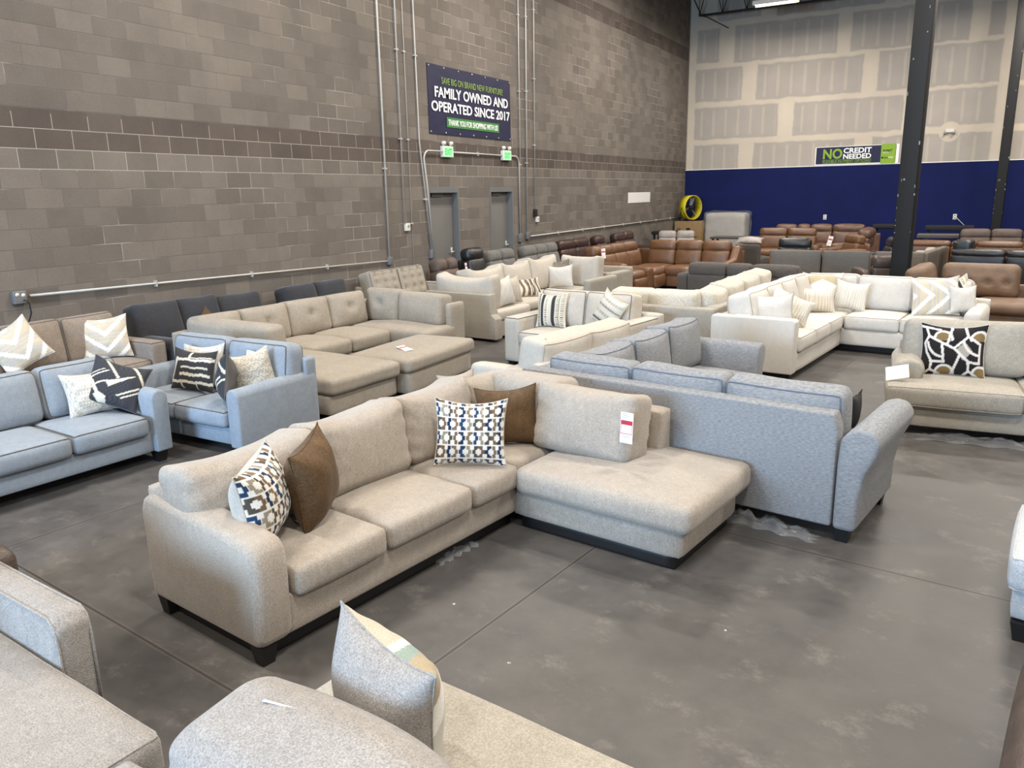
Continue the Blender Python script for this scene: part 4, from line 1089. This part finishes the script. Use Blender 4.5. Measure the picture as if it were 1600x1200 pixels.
for a, b in ((.14, .70), (.70, 1.38), (1.38, 2.06), (2.06, 2.74)): s.back(.10, .36, a, b, .42, .86, 0, 10, tuft=tf, n=18, puff=.05)
s.back(.22, .78, 2.84, 3.12, .42, .87, -90, 8, tuft=tf, n=18); s.back(.80, 1.50, 2.84, 3.14, .42, .84, -90, 8, n=16, amp=.01)
s.back(.10, 1.42, .12, .38, .42, .84, 90, 4, n=16, amp=.008)
s.base(1.50, 1.59, 2.95, 3.28, .05, .72, .03, part='side_panel')
S10 = s
s = Sofa('ottoman', 'long oatmeal storage ottoman in front of the tufted sectional with a ticket on it', 'ottoman', 2.72, 6.42, 2, M['oat'])
s.base(.02, .78, .03, 1.36, .03, .27); s.soft('seat_cushion', 0, .82, 0, 1.4, .26, .42, .055, (.01, .01, .03), 14, amp=.003)
price_tag('white ticket with red band lying flat on the oatmeal ottoman', s.W(.50, .38, .452), -60, .10, .22, 84, 35)

s = Sofa('loveseat', 'oatmeal button tufted loveseat tilted back against the wall by the conduit', 'sofa', .14, 9.62, 0, M['oat'], M['pipe_dark'])
tg = [(x, z, .05, .045) for x in (-.6, 0, .6) for z in (-.4, .2, .7)]
s.base(.1, .9, .0, 1.5, .1, .30); s.panel(0, .14, 0, 1.5, .1, .70)
s.back(.08, .36, .02, .74, .42, .93, 0, 14, True, tuft=tg, n=22, puff=.02); s.back(.08, .36, .74, 1.46, .42, .93, 0, 14, True, tuft=tg, n=22, puff=.02)
s.seat(.25, .95, .0, .74, .29, .44, True); s.seat(.25, .95, .74, 1.46, .29, .44, True); s.arm(.05, .95, 1.48, 1.66, .1, .63, .03, pipe=True); s.legs([(.1, .08), (.1, 1.5), (.85, .08), (.85, 1.5)])

# cream sectional with the low side panel
s = Sofa('sectional_sofa', 'cream U-shaped sectional with a plain side panel and a big loose cushion hanging over it', 'sofa', 1.48, 9.66, -5, M['sand'], M['pipe_cream'])
s.prof('back_panel', [(0, .04), (1.30, .04), (1.30, .34), (1.22, .40), (1.20, .69), (0, .69)], 'y', 0, .17, .012)
s.panel(0, .18, .17, 3.9, .04, .66); s.panel(.18, 1.16, 3.74, 3.9, .04, .66)
s.base(.1, 1.22, .17, 1.0, .04, .28); s.base(.1, 1.02, 1.0, 3.74, .04, .28); s.base(1.0, 1.16, 2.9, 3.74, .04, .28)
s.seat(.2, 1.24, .17, 1.05, .28, .44, mat=M['cream'])
for a, b in ((1.05, 1.9), (1.9, 2.75)): s.seat(.2, 1.05, a, b, .28, .44, mat=M['cream'])
s.seat(.2, 1.14, 2.75, 3.5, .28, .44, mat=M['cream'])
s.back(.08, 1.12, .16, .44, .43, .90, 90, 4, amp=.012, ears=.07, sag=.03, mat=M['cream'], n=16)
for a, b, c in ((.6, 1.5, .93), (1.5, 2.3, .94), (2.3, 3.2, .97)): s.back(.14, .46, a, b, .43, c, 0, 10, amp=.012, ears=.07, sag=.03, mat=M['cream'], n=14)
s.back(.40, 1.16, 3.30, 3.62, .43, .96, -90, 8, amp=.012, ears=.05, mat=M['cream'], n=14)
s.arm(1.17, 1.30, 2.8, 3.86, .05, .62, .03)
S12 = s
pillow('rosy cream back pillow tucked behind the side panel of the cream sectional', s.W(1.12, .52, .44), -10, 10, 6, .46, .44, .15, None, M['white'])
pillow('plain cream pillow beside the side panel end of the cream sectional', s.W(1.05, .80, .44), -20, 10, 4, .42, .42, .15, None, M['cream'])
pillow('brown and white striped pillow lying along the cream sectional seat', s.W(.80, 1.55, .46), -35, 40, 0, .70, .36, .16, pat_stripe, None, M['white'], n=60)
pillow('dark scale patterned pillow leaning by the big cream back cushion', s.W(.52, 2.95, .45), -75, 12, 3, .50, .48, .15, pat_scale, None, M['black'], n=72)
pillow('plain pale cream pillow in front of the dark scale patterned one', s.W(.72, 2.78, .45), -85, 12, 6, .46, .40, .15, None, M['white'])
s = Sofa('loveseat', 'cream square armed loveseat glimpsed behind the cream sectional right end', 'sofa', 1.98, 13.62, -5, M['sand'])
s.base(.1, 1.0, .1, .85, .06, .28); s.arm(.78, .96, 0, .9, .06, .62, .02); s.panel(.0, .96, .78, .92, .06, .68); s.seat(.0, .78, .05, .7, .28, .44, mat=M['white']); s.arm(-.16, 0, 0, .9, .06, .55, .02)

# ------------------------------------------------------------------ recliners along the wall
def recliner(name, label, ox, oy, rot, mat, n=1, wd=.62, z=1.0, arms=(True, True), group=None, seatfront=True, headroll=True, split=1, depth=.95):
    """plan frame: y is away from the front (front at y = 0)"""
    aw = .17; s = Sofa(name, label, 'recliner', ox, oy, rot, mat, group=group)
    W_ = n * wd + (aw if arms[0] else 0) + (aw if arms[1] else 0); x = aw if arms[0] else 0
    s.base(x, W_ - (aw if arms[1] else 0), .06, depth - .08, .04, .30)
    if arms[0]: s.soft('arm', 0, aw, .02, depth - .12, .04, .60, .06, (.01, 0, .02), 8)
    if arms[1]: s.soft('arm', W_ - aw, W_, .02, depth - .12, .04, .60, .06, (.01, 0, .02), 8)
    for k in range(n):
        a = x + k * wd; b = a + wd
        s.soft('seat_cushion', a + .006, b - .006, .0, depth - .3, .27, .47, .07, (.0, .01, .03), 8, amp=.004)
        s.soft('footrest', a + .01, b - .01, -.025, .05, .06, .30, .03, (.0, .01, .0), 6)
        s.soft('backrest', a + .006, b - .006, depth - .36, depth - .08, .42, z - .20, .07, (.0, .03, .0), 10, face=-90, lean=12, amp=.004)
        for q in range(split):
            s.soft('headrest', a + .004 + (wd - .008) * q / split, a + .004 + (wd - .008) * (q + 1) / split, depth - .30, depth - .06, z - .24, z, .085, (.0, .03, .01), 10, face=-90, lean=10, amp=.006)
    s.panel(x, W_ - (aw if arms[1] else 0), depth - .10, depth - .02, .05, z - .22)
    return s
def wall_rec(name, label, y0, mat, **k):
    # facing the aisle: turn the plan frame so its front looks along +x
    return recliner(name, label, k.pop('x', 1.15), y0, 90, mat, **k)
s = wall_rec('recliner_chair', 'brown grey suede recliner tilted in front of the first door', 11.30, M['browngrey'], z=.98, split=2, wd=.66)
price_tag('small white ticket hanging on the brown grey suede recliner', s.W(.84, .50, .80), 0, .07, .16, 8)
s = wall_rec('recliner_chair', 'black leather recliner with a tall rounded back between the doors', 12.33, M['blacklth'], z=1.10, wd=.56)
s = wall_rec('recliner_loveseat', 'grey microfibre reclining loveseat beside the black recliner', 13.24, M['greyrec'], n=2, wd=.52, z=1.0, arms=(False, True))
s = wall_rec('recliner_sofa', 'grey microfibre three seat reclining sofa along the wall right of the doors', 14.48, M['greyrec'], n=3, wd=.52, z=1.0, arms=(True, False), x=1.2)
s = wall_rec('recliner_sofa', 'espresso leather reclining sofa along the wall behind the caramel sectional', 16.3, M['espresso'], n=2, wd=.82, z=1.0, split=1)
s = wall_rec('recliner_chair', 'single espresso leather recliner with a dark red sheen along the wall', 18.6, M['espresso'], n=1, wd=.52, z=1.0, arms=(False, False))
s = wall_rec('recliner_loveseat', 'espresso leather loveseat furthest along the block wall', 19.75, M['espresso'], n=2, wd=.66, z=1.0)
s = recliner('recliner_sofa', 'silver grey channel tufted sofa top showing behind the caramel sectional', .85, 21.6, 15, M['silver'], n=2, wd=.52, z=.95)
o = empty('stool_table', 'low black slab top table near the far corner left of the carton', 'table', (.3, 23.2, 0)); box('tabletop', 0, .8, 0, .6, .80, .90, M['black'], o, bevel=.03); [box('leg', a, a + .06, b, b + .06, 0, .80, M['black'], o) for a in (.05, .68) for b in (.05, .48)]
o = empty('low_table', 'long flat dark table top in front of the wrapped sofa', 'table', (2.0, 23.6, 0)); box('tabletop', 0, 1.7, 0, .7, .66, .72, M['dkgrey'], o, bevel=.01); [box('leg', a, a + .06, b, b + .06, 0, .66, M['black'], o) for a in (.05, 1.58) for b in (.05, .58)]

# caramel power sectional
def caramel():
    s = Sofa('sectional_sofa', 'caramel leather power sectional with curved head cushions and a console', 'sofa', 1.62, 15.0, -4, M['caramel'])
    z = .99
    s.base(.15, 1.1, .0, 2.3, .04, .30); s.base(1.1, 2.58, 1.75, 2.8, .04, .30); s.panel(.0, .12, 0, 2.9, .04, .78); s.panel(.12, 2.58, 2.78, 2.9, .04, .78)
    for a, b in ((.05, .42), (.42, .92), (.92, 1.55), (1.55, 2.2)):
        s.soft('backrest', .14, .44, a, b, .42, z - .2, .07, (0, .04, 0), 10, face=0, lean=12); s.soft('headrest', .08, .34, a, b, z - .25, z, .085, (0, .04, .01), 10, face=0, lean=10, amp=.006)
    for a, b in ((.46, 1.12), (1.12, 1.74), (1.74, 2.36)):
        s.soft('backrest', a, b, 2.44, 2.72, .42, z - .2, .07, (0, .04, 0), 10, face=-90, lean=12); s.soft('headrest', a, b, 2.50, 2.78, z - .26, z, .085, (0, .04, .01), 10, face=-90, lean=10, amp=.006)
    s.soft('seat_cushion', .3, 1.15, .25, .85, .27, .49, .09, (.02, 0, .03), 8); s.soft('footrest', 1.08, 1.2, .25, .85, .06, .34, .05, (.02, 0, 0), 6)
    s.soft('console', .2, 1.2, .86, 1.12, .04, .52, .05, (0, 0, .01), 8)
    s.soft('seat_cushion', .3, 1.2, 1.13, 1.75, .27, .48, .09, (.02, 0, .03), 8); s.soft('footrest', 1.12, 1.24, 1.13, 1.72, .06, .34, .05, (.02, 0, 0), 6)
    s.soft('seat_cushion', .4, 1.14, 1.75, 2.5, .27, .47, .07, (0, 0, .03), 8); s.soft('seat_cushion', 1.14, 1.75, 1.72, 2.5, .27, .47, .07, (0, 0, .03), 8); s.soft('seat_cushion', 1.75, 2.37, 1.72, 2.5, .27, .47, .07, (0, 0, .03), 8)
    s.soft('arm', .1, 1.05, .0, .25, .04, .66, .09, (0, .02, .03), 8)
    s.prof('arm', [(1.75, .04), (2.88, .04), (2.88, .86), (2.62, .90), (2.40, .62), (1.78, .58)], 'x', 2.38, 2.56, .04)
    price_tag('white swing ticket hung on the left end of the caramel sectional', s.W(.50, .12, .86), -30, .10, .20, 8)
caramel()
# dark grey reclining sofa seen from behind
def backview(label, ox, oy, rot, mat, segs, zp, zt, th=.26, headmat=None, name='recliner_sofa', arm=0, depth=.9, cat='sofa', base=.025, group=None):
    """sofa standing with its back to the viewer: back at y=0, front away"""
    s = Sofa(name, label, cat, ox, oy, rot, mat, group=group); x = arm
    if arm: s.soft('arm', 0, arm - .005, .04, depth, base, zp, .03, (0, 0, 0), 6)
    for w_ in segs:
        s.soft('back_panel', x + .01, x + w_ - .01, 0, .14, base, zp, .025, (0, .012, 0), 8)
        if zt > zp: s.soft('headrest', x + .005, x + w_ - .005, .0, th, zp - .03, zt, .07, (0, .02, .01), 8, mat=headmat, amp=.005)
        s.soft('backrest', x + .01, x + w_ - .01, .14, .34, .40, zp - .04, .06, (0, .03, 0), 8, mat=headmat)
        s.soft('seat_cushion', x + .01, x + w_ - .01, .2, depth, .28, .46, .06, (0, 0, .03), 8)
        x += w_
    s.base(arm, x, .14, depth - .05, base, .29)
    return s
backview('dark grey reclining sofa seen from behind in front of the caramel sectional', 4.38, 12.80, -7, M['dkgrey'], (.66, .40, .74), .74, .93, arm=.2)
s = backview('dark grey leather sofa end panel beside the caramel sectional right arm', 3.80, 19.2, 0, M['dkgrey'], (.58,), .80, .80, depth=1.2); 
pillow('crumpled silver grey cushion lying on the dark grey end panel', s.W(.3, .12, .84), -90, 70, 0, .62, .3, .16, None, M['silver'])
s = recliner('recliner_loveseat', 'caramel leather reclining loveseat below the blue wall left of the post', 3.42, 22.2, 0, M['caramel'], n=2, wd=.76, z=1.02, arms=(True, True)); s.soft('console', .88, .98, .06, .66, .3, .56, .03, (0, 0, 0), 6)
def brown_sectional():
    s = Sofa('sectional_sofa', 'brown leather puffy sectional standing against the blue wall', 'sofa', 3.62, 24.3, 0, M['brownlth'])
    s.base(0, 2.9, .2, 1.1, .04, .3); s.base(2.0, 2.9, -1.6, .2, .04, .3)
    for a, b in ((0, .62), (.62, 1.0), (1.0, 1.62), (1.62, 2.5)):
        s.soft('seat_cushion', a, b, .1, .8, .28, .48, .07, (0, 0, .03), 8); s.soft('backrest', a, b, .66, .96, .42, .84, .07, (0, .04, 0), 8, face=-90, lean=10); s.soft('headrest', a, b, .70, .98, .78, 1.03, .09, (0, .04, .02), 8, face=-90, lean=8, amp=.01)
    for a, b in ((-.7, .1), (-1.5, -.7)):
        s.soft('seat_cushion', 1.9, 2.6, a, b, .28, .48, .07, (0, 0, .03), 8); s.soft('backrest', 2.5, 2.8, a, b, .42, .80, .07, (0, .04, 0), 8, face=180, lean=10); s.soft('headrest', 2.55, 2.85, a, b, .76, .99, .09, (0, .04, .02), 8, face=180, lean=8, amp=.01)
    s.soft('arm', 1.9, 2.9, -1.75, -1.5, .04, .64, .09, (0, 0, .03), 8)
    s.panel(0, 2.9, .98, 1.08, .04, .78)
brown_sectional()
s = recliner('recliner_chair', 'caramel leather recliner turned sideways left of the post with a ticket', 5.35, 21.3, -48, M['caramel'], z=.93, wd=.6)
price_tag('white ticket on the sideways caramel recliner left of the post', s.W(.2, .25, .78), -90, .11, .24, 8, -12)
s = recliner('recliner_chair', 'glossy black leather recliner facing left just beside the nearer post', 6.35, 20.2, -75, M['blacklth'], z=.96, wd=.7, arms=(True, True))
backview('taupe leather sectional seen from behind, left pair of panels under the credit sign', 5.08, 16.85, 0, M['taupelth'], (1.03, .90), .86, .86, headmat=M['silver'])
s = backview('taupe leather sectional seen from behind turning a corner behind the nearer post', 7.08, 16.85, 0, M['taupelth'], (.42, .45), .86, .86, headmat=M['silver'])
for y0_ in (.02, 1.0):
    s.soft('back_panel', .87 + .16 * y0_, 1.0 + .16 * y0_, y0_, y0_ + .94, .025, .86, .025, (0, 0, 0), 8, yaw=-9)
    s.soft('backrest', .66 + .16 * y0_, .86 + .16 * y0_, y0_ + .12, y0_ + .9, .40, .84, .06, (0, .03, 0), 8, mat=M['silver'], face=180)
    s.soft('seat_cushion', .0 + .16 * y0_, .74 + .16 * y0_, max(y0_, .92), y0_ + .94, .28, .46, .06, (0, 0, .03), 8)
s = recliner('recliner_chair', 'dark grey leather recliner whose padded head shows over the taupe panels', 4.92, 17.9, 0, M['charcoal'], z=1.0, wd=.72, arms=(False, False)); 
for c in s.o.children: c.data.materials[0] = M['blacklth']
s = recliner('recliner_chair', 'dark brown leather recliner with chunky arms beside the nearer post behind the ivory sectional', 7.62, 16.66, 200, M['fgbrown'], z=.88, wd=.62)
# right-hand group
def tan_sectional():
    s = Sofa('sectional_sofa', 'tan tufted suede sectional standing right of the ivory sectional', 'sofa', 7.70, 12.75, -6, M['tanlth'])
    g = [(x, z, .05, .05) for x in (-.72, -.26, .22, .68) for z in (-.12,)] + [(x, .42, .022, .09) for x in (-.5, 0, .5)]
    s.base(.1, 2.6, .5, 1.5, .06, .28); s.panel(.0, 2.6, 1.5, 1.62, .06, .60); s.panel(0, .16, .3, 1.5, .06, .6)
    s.soft('back_cushion', .12, .40, .25, 1.30, .42, .92, .09, (0, .06, .0), 16, face=0, lean=12, tuft=g)
    s.soft('back_cushion', .46, 1.50, 1.16, 1.48, .40, .92, .10, (0, .05, .0), 30, face=-90, lean=8, tuft=g)
    s.soft('seat_cushion', .2, 1.0, .3, 1.2, .27, .44, .07, (0, 0, .03), 10); s.soft('seat_cushion', 1.0, 2.6, .42, 1.2, .27, .44, .07, (.0, .02, .03), 14)
tan_sectional()
s = backview('black leather sofa seen from behind on the right beyond the tan sectional', 8.36, 17.9, -12, M['blacklth'], (.95, .9), .74, .86, th=.22); s.soft('cushion', .0, .34, .1, .5, .8, 1.02, .06, (0, 0, .02), 8)
backview('caramel leather sofa seen from behind with a rolled top right of the nearer post', 7.5, 19.9, -6, M['caramel'], (.85, .5, .85), .78, .90, arm=.0)
recliner('recliner_sofa', 'dark brown power reclining sofa at the right edge below the blue wall', 8.52, 22.0, 0, M['browngrey'], n=3, wd=.66, z=1.02, arms=(False, True))
o = empty('low_table', 'wide dark grey slab table right of the nearer post', 'table', (7.55, 22.9, 0)); box('tabletop', 0, .95, 0, .8, .78, .86, M['dkgrey'], o, bevel=.01); [box('leg', a, a + .06, b, b + .06, 0, .78, M['black'], o) for a in (.05, .84) for b in (.05, .68)]
o = empty('low_table', 'black slab table against the blue wall right of the nearer post', 'table', (7.65, 25.2, 0)); box('tabletop', 0, 1.2, 0, .8, .86, .98, M['black'], o, bevel=.02); [box('leg', a, a + .06, b, b + .06, 0, .86, M['black'], o) for a in (.05, 1.08) for b in (.05, .68)]
o = empty('low_table', 'black bench table behind the black recliner against the blue wall', 'table', (6.25, 25.6, 0)); box('tabletop', 0, .95, 0, .7, .88, 1.0, M['black'], o, bevel=.03); [box('leg', a, a + .06, b, b + .06, 0, .88, M['black'], o) for a in (.05, .84) for b in (.05, .58)]

# carton, drum fan, wrapped sofa in the far corner
o = empty('carton', 'brown printed cardboard carton in the far left corner under the fan', 'box', (.08, 26.2, 0))
box('box_body', 0, .92, 0, .8, 0, 1.08, M['carton'], o, bevel=.006)
v, f = merge([boxvf(.10, .13, -.002, 0, .70, .86), boxvf(.17, .20, -.002, 0, .70, .86), boxvf(.40, .54, -.002, 0, .70, .86), boxvf(.60, .78, -.002, 0, .55, .58)]); link_mesh('printed_mark', v, f, M['black'], o, smooth=False)
box('packing_tape', .43, .49, -.001, .8, 1.0805, 1.082, M['card'], o)
def fan():
    root = empty('drum_fan', 'yellow drum fan with dark blades standing on the carton', 'fan', (.50, 26.55, 1.082), 62)
    Rr, dp = .38, .15; cz = .44; N = 40; V, F = [], []
    for (r_, y) in ((Rr, -dp), (Rr + .02, -dp), (Rr + .02, dp), (Rr, dp)):
        for k in range(N):
            a = 2 * math.pi * k / N; V.append((r_ * math.cos(a), y, cz + r_ * math.sin(a)))
    for q in range(4):
        for k in range(N):
            F.append((q * N + k, q * N + (k + 1) % N, ((q + 1) % 4) * N + (k + 1) % N, ((q + 1) % 4) * N + k))
    link_mesh('drum', V, F, M['yellow'], root)
    g = []
    for y in (-dp + .01, dp - .01):
        for rr in (.10, .19, .28, .36): g.append(tube([(rr * math.cos(2 * math.pi * k / 28), y, cz + rr * math.sin(2 * math.pi * k / 28)) for k in range(28)], .003, True, 4))
        for k in range(8):
            a = math.pi * k / 8; g.append(tube([(-Rr * math.cos(a), y, cz - Rr * math.sin(a)), (Rr * math.cos(a), y, cz + Rr * math.sin(a))], .003, False, 4))
    v, f = merge(g); link_mesh('grille', v, f, M['grille'], root)
    for k in range(3):
        a = R(75 + 120 * k); pts = []
        ca, sa = math.cos(a), math.sin(a)
        def P(r_, t_, y_): return (r_ * ca - t_ * sa, y_, cz + r_ * sa + t_ * ca)
        V = [P(.05, -.03, -.02), P(.05, .03, .02), P(.34, .07, .045), P(.34, -.07, -.045), P(.05, -.03, -.012), P(.05, .03, .028), P(.34, .07, .053), P(.34, -.07, -.037)]
        link_mesh('blade', V, [(0, 1, 2, 3), (7, 6, 5, 4), (0, 4, 5, 1), (1, 5, 6, 2), (2, 6, 7, 3), (3, 7, 4, 0)], M['greybox'], root, smooth=False)
    v, f = tube([(0, -.12, cz), (0, .14, cz)], .07, False, 16); link_mesh('motor', v, f, M['grille'], root)
    v, f = merge([tube([(s_ * .30, -.2, .012), (s_ * .41, 0, cz), (s_ * .30, .2, .012)], .012, False, 6) for s_ in (-1, 1)] + [tube([(-.30, y, .012), (.30, y, .012)], .012, False, 6) for y in (-.2, .2)])
    link_mesh('stand', v, f, M['grille'], root)
fan()
s = Sofa('wrapped_sofa', 'pale sofa stood on end and wrapped in clear plastic beside the carton', 'sofa', 1.02, 26.35, 0, M['cream'])
s.soft('upholstery', .02, 1.34, .08, .86, .02, 1.32, .10, (.0, .03, .02), 12, amp=.015)
o = s.soft('plastic_wrap', -.01, 1.38, .04, .91, .005, 1.37, .08, (0, .03, .02), 40, mat=M['film'], amp=.045, gather=.02)

# ------------------------------------------------------------------ foreground pieces
s = Sofa('sofa', 'light grey sofa with square piped arm in the lower left corner', 'sofa', 4.55, .32, -5, M['greywhite'], M['greywhite'])
s.base(.1, 1.58, .1, 1.1, .08, .28); s.panel(.0, .16, .0, 1.3, .1, .74)
s.prof('arm', [(.0, .08), (1.05, .08), (1.06, .58), (1.02, .62), (.02, .62)], 'y', 1.165, 1.295, .022)
for yy in (1.170, 1.290):
    wv, wf = tube([(.05, yy, .615), (1.0, yy, .615), (1.04, yy, .59), (1.055, yy, .52), (1.055, yy, .12)], .006, False, 5); link_mesh('piping', wv, wf, M['greywhite'], s.o)
s.seat(.2, 1.72, .1, 1.165, .27, .445, True, n=16, crown=.03)
s.back(.12, .42, .15, 1.1, .46, .9, 0, 10, True)
s.legs([(.95, 1.2), (1.5, .16), (1.5, 1.0)], .09)
s = Sofa('recliner_chair', 'dark brown leather recliner corner at the left edge behind the grey sofa arm', 'recliner', 3.83, 1.62, -5, M['fgbrown'])
s.soft('arm', .1, 1.04, .0, .2, .05, .60, .07, (0, 0, .02), 10); s.base(.1, .95, .02, .18, .03, .08); s.panel(0, .14, 0, .2, .05, .58)

s = Sofa('sofa', 'beige white weave sofa at the bottom centre seen from behind its back cushion', 'sofa', 6.565, .983, -7, M['greywhite'], M['pipe_cream'])
s.base(.0, 1.5, .1, .96, .08, .29, mat=M['sand']); s.seat(-.03, 1.6, .2, 1.04, .27, .45, r=.03, crown=.012, mat=M['sand'], n=16); 
s.panel(-.0, 1.5, -.05, .10, .08, .62); s.back(.15, .98, .10, .44, .42, .81, 90, 8, puff=.07, amp=.03, n=30, r=.1, ears=-.03, gather=.014)
s.legs([(.05, .9), (1.4, .9)], .09)
price_tag('white card sticking up behind the bottom centre back cushion', s.W(.40, .34, .80), 100, .12, .08, 62, 0, False)
pillow('pillow with blue green swoosh front standing on the bottom centre sofa', s.W(.47, .64, .445), 74, 4, 7, .44, .43, .26, pat_swoosh, None, M['greywhite'], n=80)

s = Sofa('sofa', 'pale ice grey chunky sofa end cut off by the right edge', 'sofa', 8.77, 3.95, -6, M['iceblue'], M['iceblue'])
s.base(.03, 1.2, .06, 1.0, .10, .27); s.seat(0, 1.2, .0, .8, .26, .44, True); s.arm(.30, .50, .5, 1.05, .1, .60, .05); s.back(.3, 1.2, .65, .95, .44, .9, -90, 10); s.panel(.1, 1.2, .95, 1.08, .1, .7)
s.legs([(.10, .10)], .1, .06)
s = Sofa('recliner_chair', 'weathered brown leather recliner arm cut off at the bottom right', 'recliner', 8.64, 2.08, -8, M['fgbrown'])
s.soft('arm', .0, .24, .0, .95, .03, .56, .09, (.01, 0, .03), 12, amp=.01); s.soft('seat_cushion', .24, .9, .0, .7, .26, .46, .08, (0, 0, .03), 8); s.base(.05, 1.0, .05, .95, .03, .28); s.soft('backrest', .24, .9, .66, .98, .4, .95, .09, (0, .04, 0), 10, face=-90, lean=8); s.soft('arm', .9, 1.12, 0, .95, .03, .56, .09, (0, 0, .03), 8)
